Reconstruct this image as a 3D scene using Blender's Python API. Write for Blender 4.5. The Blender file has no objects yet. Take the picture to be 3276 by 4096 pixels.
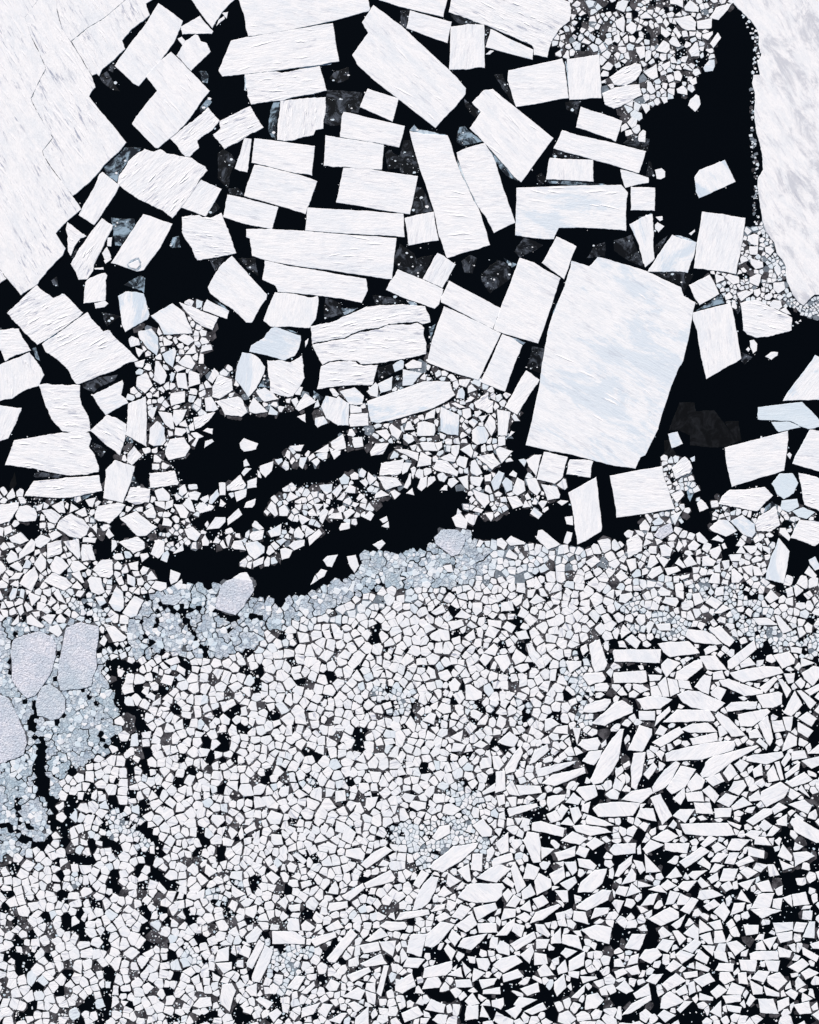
import bpy, math, random
import numpy as np

scene = bpy.context.scene
C = scene.collection
rnd = random.Random(7)

# ---------------------------------------------------------------- camera, sky, sun, exposure
K = 0.1                                   # metres per unit of the layout coordinates below
W, H = 3276.0, 4096.0
CAM_H = 700.0
cam = bpy.data.objects.new('camera', bpy.data.cameras.new('camera')); C.objects.link(cam)
cam.location = (0, 0, CAM_H); cam.rotation_euler = (0, 0, 0)
cam.data.sensor_fit = 'VERTICAL'; cam.data.sensor_height = 24.0
cam.data.lens = 24.0 * CAM_H / (H * K)
cam.data.clip_start = 1.0; cam.data.clip_end = 20000.0
scene.camera = cam

SUN_EL, SUN_AZ = math.radians(34), math.radians(-24)     # azimuth from +Y (image top), negative = left
sx_, sy_ = math.sin(SUN_AZ), math.cos(SUN_AZ)
world = bpy.data.worlds.new('World'); scene.world = world; world.use_nodes = True
nt = world.node_tree; nt.nodes.clear()
sky = nt.nodes.new('ShaderNodeTexSky'); sky.sky_type = 'NISHITA'; sky.sun_disc = False
sky.sun_elevation = SUN_EL; sky.sun_rotation = SUN_AZ
bg = nt.nodes.new('ShaderNodeBackground'); bg.inputs['Strength'].default_value = 0.06
wo = nt.nodes.new('ShaderNodeOutputWorld')
nt.links.new(sky.outputs[0], bg.inputs['Color']); nt.links.new(bg.outputs[0], wo.inputs['Surface'])

sun = bpy.data.objects.new('sun', bpy.data.lights.new('sun', 'SUN')); C.objects.link(sun)
sun.data.energy = 4.7; sun.data.angle = math.radians(0.6); sun.data.color = (1.0, 0.955, 0.90)
d = (sx_ * math.cos(SUN_EL), sy_ * math.cos(SUN_EL), math.sin(SUN_EL))
from mathutils import Vector
sun.rotation_euler = Vector(d).to_track_quat('Z', 'Y').to_euler()
sun.location = (-100, 200, 300)

scene.render.engine = 'CYCLES'
scene.cycles.max_bounces = 4; scene.cycles.diffuse_bounces = 2; scene.cycles.glossy_bounces = 2
scene.view_settings.view_transform = 'Standard'; scene.view_settings.look = 'None'
scene.view_settings.exposure = 0.13; scene.view_settings.gamma = 1.0
scene.view_settings.use_curve_mapping = False


def wx(x): return (x - W / 2) * K
def wy(y): return (H / 2 - y) * K

# ---------------------------------------------------------------- materials
class N:
    def __init__(s, name):
        s.m = bpy.data.materials.new(name); s.m.use_nodes = True
        s.t = s.m.node_tree; s.b = s.t.nodes['Principled BSDF']
    def n(s, typ, **kw):
        x = s.t.nodes.new(typ)
        for k, v in kw.items():
            if k.startswith('i_'): x.inputs[k[2:].replace('_', ' ')].default_value = v
            else: setattr(x, k, v)
        return x
    def l(s, a, b): s.t.links.new(a, b)
    def uv(s, sc):
        u = s.n('ShaderNodeUVMap', uv_map='grain'); mp = s.n('ShaderNodeMapping')
        mp.inputs['Scale'].default_value = (sc[0], sc[1], 1); s.l(u.outputs[0], mp.inputs['Vector'])
        return mp.outputs[0]
    def noise(s, sc, detail=4, rough=.55, dist=0.):
        x = s.n('ShaderNodeTexNoise', i_Scale=1.0, i_Detail=detail, i_Roughness=rough, i_Distortion=dist)
        s.l(s.uv(sc), x.inputs['Vector']); return x.outputs['Fac']
    def ramp(s, v, lo, hi, a=0., b=1.):
        x = s.n('ShaderNodeMapRange', clamp=True)
        x.interpolation_type = 'SMOOTHSTEP'
        for i, q in enumerate((lo, hi, a, b)): x.inputs[i + 1].default_value = q
        s.l(v, x.inputs[0]); return x.outputs[0]
    def math(s, op, a, b=None, c=None):
        x = s.n('ShaderNodeMath', operation=op)
        for i, q in enumerate((a, b, c)):
            if q is None: continue
            if isinstance(q, (int, float)): x.inputs[i].default_value = q
            else: s.l(q, x.inputs[i])
        return x.outputs[0]
    def mix(s, f, a, b):
        x = s.n('ShaderNodeMix', data_type='RGBA')
        for nm, q in (('Factor', f), ('A', a), ('B', b)):
            i = [k for k in x.inputs if k.name == nm and (k.type == 'RGBA' if nm != 'Factor' else k.type == 'VALUE')][0]
            if isinstance(q, (int, float)): i.default_value = q
            elif isinstance(q, tuple): i.default_value = (*q, 1)
            else: s.l(q, i)
        return [k for k in x.outputs if k.type == 'RGBA'][0]
    def attr(s):
        a = s.n('ShaderNodeAttribute', attribute_name='ice'); q = s.n('ShaderNodeSeparateColor')
        s.l(a.outputs['Color'], q.inputs[0]); return q.outputs[0], q.outputs[1], q.outputs[2]
    def bump(s, h, strength, dist):
        x = s.n('ShaderNodeBump', i_Strength=strength, i_Distance=dist)
        s.l(h, x.inputs['Height']); s.l(x.outputs[0], s.b.inputs['Normal'])


def snow_material(name, patch=(.028, .075), patch_col=(.64, .715, .80), lo=.49, hi=.57, white=(.905, .885, .895), streak_col=(.38, .40, .49)):
    q = N(name); pa, st, to = q.attr()
    mott = q.ramp(q.noise((.13, .34), 6, .68, .3), .42, .62)
    fine = q.ramp(q.noise((.5, 1.5), 4, .68, .3), .50, .66)
    col = q.mix(q.math('MULTIPLY', mott, .50), white, (.74, .765, .81))
    col = q.mix(q.math('MULTIPLY', fine, .30), col, (.66, .68, .75))
    pm = q.math('MULTIPLY', q.ramp(q.noise(patch, 8, .74, .5), lo, hi), pa)
    col = q.mix(pm, col, patch_col)
    col = q.mix(to, col, (.58, .70, .79))
    sk = q.math('MULTIPLY', q.ramp(q.noise((.13, .85), 6, .70, .35), .535, .62), st)
    gate = q.ramp(q.noise((.04, .14), 3, .55), .44, .60)
    col = q.mix(q.math('MULTIPLY', q.math('MULTIPLY', sk, gate), .95), col, streak_col)
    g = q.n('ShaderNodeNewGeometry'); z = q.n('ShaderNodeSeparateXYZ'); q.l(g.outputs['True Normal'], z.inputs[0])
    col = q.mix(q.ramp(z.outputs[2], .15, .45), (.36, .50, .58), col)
    q.l(col, q.b.inputs['Base Color'])
    q.b.inputs['Roughness'].default_value = .75; q.b.inputs['Specular IOR Level'].default_value = .2
    h = q.math('ADD', q.math('MULTIPLY', q.noise((.22, 1.15), 5, .66, .3), q.math('MULTIPLY_ADD', st, .75, .28)), q.math('MULTIPLY', q.noise((1.0, 2.6), 2, .6), .2))
    q.bump(h, .55, .42)
    return q.m


def slush_material(name, light, mid, dark, cell=.55, joint=.55):
    """refrozen brash: pebbles a metre or two across with darker joints"""
    q = N(name); pa, st, to = q.attr()
    v = q.n('ShaderNodeTexVoronoi', feature='DISTANCE_TO_EDGE', i_Scale=1.0); q.l(q.uv((cell, cell)), v.inputs['Vector'])
    vc = q.n('ShaderNodeTexVoronoi', feature='F1', i_Scale=1.0); q.l(q.uv((cell, cell)), vc.inputs['Vector'])
    sep = q.n('ShaderNodeSeparateColor'); q.l(vc.outputs['Color'], sep.inputs[0])
    col = q.mix(q.ramp(sep.outputs[0], .1, .9), mid, light)
    col = q.mix(q.math('MULTIPLY', to, .8), col, (.84, .84, .88)); col = q.mix(q.math('MULTIPLY', pa, .7), col, (.30, .37, .46))
    col = q.mix(q.math('MULTIPLY', q.ramp(q.noise((.10, .10), 4, .6), .45, .66), .6), col, (.57, .64, .74))
    col = q.mix(q.math('MULTIPLY', q.ramp(q.noise((.02, .02), 3, .6), .45, .62), .5), col, (.47, .60, .68))
    col = q.mix(q.math('MULTIPLY', q.math('SUBTRACT', 1.0, q.ramp(v.outputs['Distance'], .0, .10)), joint), col, dark)
    col = q.mix(q.math('MULTIPLY', q.ramp(q.noise((1.1, 1.1), 2, .5), .60, .70), .5), col, dark)
    q.l(col, q.b.inputs['Base Color']); q.b.inputs['Roughness'].default_value = .75
    q.b.inputs['Specular IOR Level'].default_value = .2
    h = q.math('ADD', q.math('MULTIPLY', sep.outputs[1], .8), q.noise((1.3, 1.3), 4, .7))
    q.bump(h, .8, .8)
    return q.m


def film_material():
    q = N('grey_slush'); pa, st, to = q.attr()
    n1 = q.ramp(q.noise((.30, .30), 4, .6), .36, .68)
    col = q.mix(n1, (.022, .021, .025), (.10, .095, .105))
    sp = q.ramp(q.noise((2.0, 2.0), 2, .5), .64, .72)
    col = q.mix(q.math('MULTIPLY', sp, .55), col, (.36, .38, .42))
    pale = q.mix(q.ramp(q.noise((.5, .5), 4, .65), .38, .66), (.27, .34, .42), (.52, .62, .70))
    col = q.mix(to, col, pale)
    q.l(col, q.b.inputs['Base Color']); q.b.inputs['Roughness'].default_value = .6
    q.b.inputs['Specular IOR Level'].default_value = .15
    return q.m


def thin_material(name, dark, light, lo, hi, speck=.5, edge=None):
    q = N(name)
    n1 = q.ramp(q.noise((.16, .16), 8, .72, .9), lo, hi)
    col = q.mix(n1, dark, light)
    fl = q.ramp(q.noise((.45, .45), 3, .6), .66, .76)
    col = q.mix(q.math('MULTIPLY', fl, speck), col, tuple(min(1, c * 2.6) for c in light))
    v = q.n('ShaderNodeTexVoronoi', feature='DISTANCE_TO_EDGE', i_Scale=1.0); q.l(q.uv((.05, .05)), v.inputs['Vector'])
    col = q.mix(q.math('MULTIPLY', q.math('SUBTRACT', 1.0, q.ramp(v.outputs['Distance'], .0, .02)), q.math('MULTIPLY', n1, .45)), col, tuple(min(1, c * 1.8) for c in light))
    q.l(col, q.b.inputs['Base Color']); q.b.inputs['Roughness'].default_value = .45
    q.b.inputs['Specular IOR Level'].default_value = .15
    return q.m


def water_material():
    q = N('dark_sea_water')
    q.b.inputs['Base Color'].default_value = (.0012, .0020, .0032, 1)
    q.b.inputs['Roughness'].default_value = .12; q.b.inputs['IOR'].default_value = 1.33
    q.b.inputs['Specular IOR Level'].default_value = .35
    t = q.n('ShaderNodeTexCoord'); x = q.n('ShaderNodeTexNoise', i_Scale=.8, i_Detail=3.0)
    q.l(t.outputs['Object'], x.inputs['Vector']); q.bump(x.outputs['Fac'], .08, .1)
    return q.m


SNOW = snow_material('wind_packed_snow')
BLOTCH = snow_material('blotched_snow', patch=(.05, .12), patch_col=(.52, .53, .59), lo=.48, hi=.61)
PEBBLE = slush_material('refrozen_pebbly_ice', (.86, .85, .92), (.74, .76, .85), (.28, .32, .42), .6, .22)
SLUSH = slush_material('blue_slush_ice', (.80, .84, .89), (.52, .62, .72), (.13, .17, .24), .62)
FILM = film_material()
THIN = {'d': thin_material('thin_grey_ice', (.0035, .0045, .0065), (.080, .092, .115), .47, .62, .22),
        'e': thin_material('thin_blue_ice', (.010, .014, .021), (.30, .40, .49), .45, .60, .35),
        'i': thin_material('pale_blue_rim_ice', (.22, .29, .37), (.58, .67, .74), .40, .60, .3),
        'k': thin_material('thin_black_ice', (.0028, .0032, .004), (.011, .012, .0145), .45, .64, .1)}
WATER = water_material()

# ---------------------------------------------------------------- shapes
def area(p):
    return sum(p[i - 1][0] * p[i][1] - p[i][0] * p[i - 1][1] for i in range(len(p))) / 2

def centroid(p):
    a = area(p); x = y = 0.
    for i in range(len(p)):
        c = p[i - 1][0] * p[i][1] - p[i][0] * p[i - 1][1]
        x += (p[i - 1][0] + p[i][0]) * c; y += (p[i - 1][1] + p[i][1]) * c
    return (x / (6 * a), y / (6 * a)) if abs(a) > 1e-6 else p[0]

def rough(p, amp, step, r):
    """broken edges: midpoint displacement along every side"""
    out = []
    for i in range(len(p)):
        a, b = p[i], p[(i + 1) % len(p)]
        seg = [a, b]; L = math.dist(a, b); d_ = min(amp, .05 * L)
        while L > step:
            n = [seg[0]]
            for u, v in zip(seg, seg[1:]):
                dx, dy = v[0] - u[0], v[1] - u[1]; l_ = math.hypot(dx, dy) or 1
                o = r.gauss(0, .5) * d_; t = r.uniform(.4, .6)
                n += [(u[0] + dx * t - dy / l_ * o, u[1] + dy * t + dx / l_ * o), v]
            seg = n; L /= 2; d_ *= .72
        out += seg[:-1]
    return out

def inset(p, dd):
    """ring a little inside a polygon given in layout coordinates (any winding)"""
    s = 1 if area(p) > 0 else -1; n = len(p); out = []
    for i in range(n):
        a, b, c = p[i - 1], p[i], p[(i + 1) % n]
        e1 = (b[0] - a[0], b[1] - a[1]); e2 = (c[0] - b[0], c[1] - b[1])
        l1, l2 = math.hypot(*e1) or 1, math.hypot(*e2) or 1
        nx = -(e1[1] / l1 + e2[1] / l2) * s; ny = (e1[0] / l1 + e2[0] / l2) * s
        l_ = math.hypot(nx, ny)
        out.append((b[0] + nx / l_ * dd, b[1] + ny / l_ * dd) if l_ > .3 else b)
    return out


class Slabs:
    """collects floating slabs: flat broken top, sloping lip, sides down into the water"""
    def __init__(s): s.v, s.f, s.uv, s.col = [], [], [], []
    def add(s, p, free, lip, drop, uvf, col, draft=.5, origin=(0, 0), flat=False):
        if area(p) > 0: p = p[::-1]                         # layout y points down: this makes faces look up
        n = len(p); b0 = len(s.v)
        rings = [(p, free)] if flat else [(inset(p, lip), free), (p, free - drop), (p, -draft)]
        for ring, z in rings:
            for x, y in ring:
                s.v.append((wx(x) - origin[0], wy(y) - origin[1], z)); s.uv.append(uvf(x, y)); s.col.append((*col, 1.))
        s.f.append(tuple(range(b0, b0 + n)))
        for k in range(len(rings) - 1):
            o = b0 + k * n
            for i in range(n):
                j = (i + 1) % n
                s.f.append((o + i, o + n + i, o + n + j, o + j))
    def build(s, name, mat, loc=(0, 0, 0), parent=None):
        me = bpy.data.meshes.new(name); me.from_pydata(s.v, [], s.f)
        at = me.attributes.new('ice', 'FLOAT_COLOR', 'POINT')
        at.data.foreach_set('color', np.array(s.col, dtype=np.float32).ravel())
        ul = me.uv_layers.new(name='grain')
        li = np.empty(len(me.loops), dtype=np.int32); me.loops.foreach_get('vertex_index', li)
        ul.data.foreach_set('uv', np.array(s.uv, dtype=np.float32)[li].ravel())
        me.materials.append(mat)
        o = bpy.data.objects.new(name, me); C.objects.link(o); o.location = loc
        if parent is not None: o.parent = parent
        return o


def grain(a, r):
    """texture coordinates in metres, turned so that the first one runs along the wind streaks"""
    t = math.radians(a); ca, sa = math.cos(t), math.sin(t); ox, oy = r.uniform(0, 900), r.uniform(0, 900)
    return lambda x, y: ((x * ca + y * sa) * K + ox, (-x * sa + y * ca) * K + oy)

def tag(o, label=None, cat=None, group=None, kind=None):
    for k, v in (('label', label), ('category', cat), ('group', group), ('kind', kind)):
        if v: o[k] = v

def inside(p, x, y):
    c = False; j = len(p) - 1
    for i in range(len(p)):
        if (p[i][1] > y) != (p[j][1] > y) and x < (p[j][0] - p[i][0]) * (y - p[i][1]) / (p[j][1] - p[i][1]) + p[i][0]: c = not c
        j = i
    return c

# wind ridge: a long low drift with a steep lee side, three variants shared by every copy
def ridge_mesh(k):
    r = random.Random(50 + k); n = 6; v = []; f = []
    for i in range(n + 1):
        t = i / n; w = math.sin(math.pi * min(1, t * 1.05)) ** .8 * (1 - .25 * t); w = max(w, .03)
        off = r.uniform(-.10, .10)
        v += [(t - .5, .5 * w + off, -.02), (t - .5, -.12 * w + off, w), (t - .5, -.30 * w + off, -.02)]
    for i in range(n):
        a = i * 3
        f += [(a, a + 1, a + 4, a + 3), (a + 1, a + 2, a + 5, a + 4)]
    me = bpy.data.meshes.new('snow_ridge'); me.from_pydata(v, [], [q[::-1] for q in f])
    at = me.attributes.new('ice', 'FLOAT_COLOR', 'POINT')
    at.data.foreach_set('color', np.array([(0, .3, 0, 1)] * len(v), dtype=np.float32).ravel())
    ul = me.uv_layers.new(name='grain')
    li = np.empty(len(me.loops), dtype=np.int32); me.loops.foreach_get('vertex_index', li)
    ul.data.foreach_set('uv', np.array([(q[0] * 6, q[1] * 2) for q in v], dtype=np.float32)[li].ravel())
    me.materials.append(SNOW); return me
RIDGES = [ridge_mesh(k) for k in range(4)]

def add_ridges(parent, poly, a, n, z, r, lmin, lmax, origin, hmax=.5):
    xs = [q[0] for q in poly]; ys = [q[1] for q in poly]; t = math.radians(a); done = 0
    for _ in range(n * 12):
        if done >= n: break
        x, y = r.uniform(max(min(xs), -60), min(max(xs), W + 60)), r.uniform(max(min(ys), -60), min(max(ys), H + 60))
        L = r.uniform(lmin, lmax) ; aa = t + math.radians(r.gauss(0, 6))
        ex, ey = math.cos(aa) * L * .62, math.sin(aa) * L * .62
        if not all(inside(poly, x + s * ex, y + s * ey) for s in (-1, -.5, 0, .5, 1)): continue
        o = bpy.data.objects.new('snow_ridge', RIDGES[r.randrange(4)]); C.objects.link(o); o.parent = parent
        o.location = (wx(x) - origin[0], wy(y) - origin[1], z)
        flip = -1 if math.cos(aa) < 0 else 1
        o.rotation_euler = (0, 0, -aa if flip > 0 else -aa + math.pi)
        o.scale = (L * K, r.uniform(.6, 1.2) * (1.5 if L > 60 else 1), r.uniform(.3, 1.) * hmax); done += 1

# ---------------------------------------------------------------- the sea
me = bpy.data.meshes.new('sea_water'); S_ = 6000.
me.from_pydata([(-S_, -S_, 0), (S_, -S_, 0), (S_, S_, 0), (-S_, S_, 0)], [], [(0, 1, 2, 3)]); me.materials.append(WATER)
sea = bpy.data.objects.new('sea_water', me); C.objects.link(sea); tag(sea, kind='structure')

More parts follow.
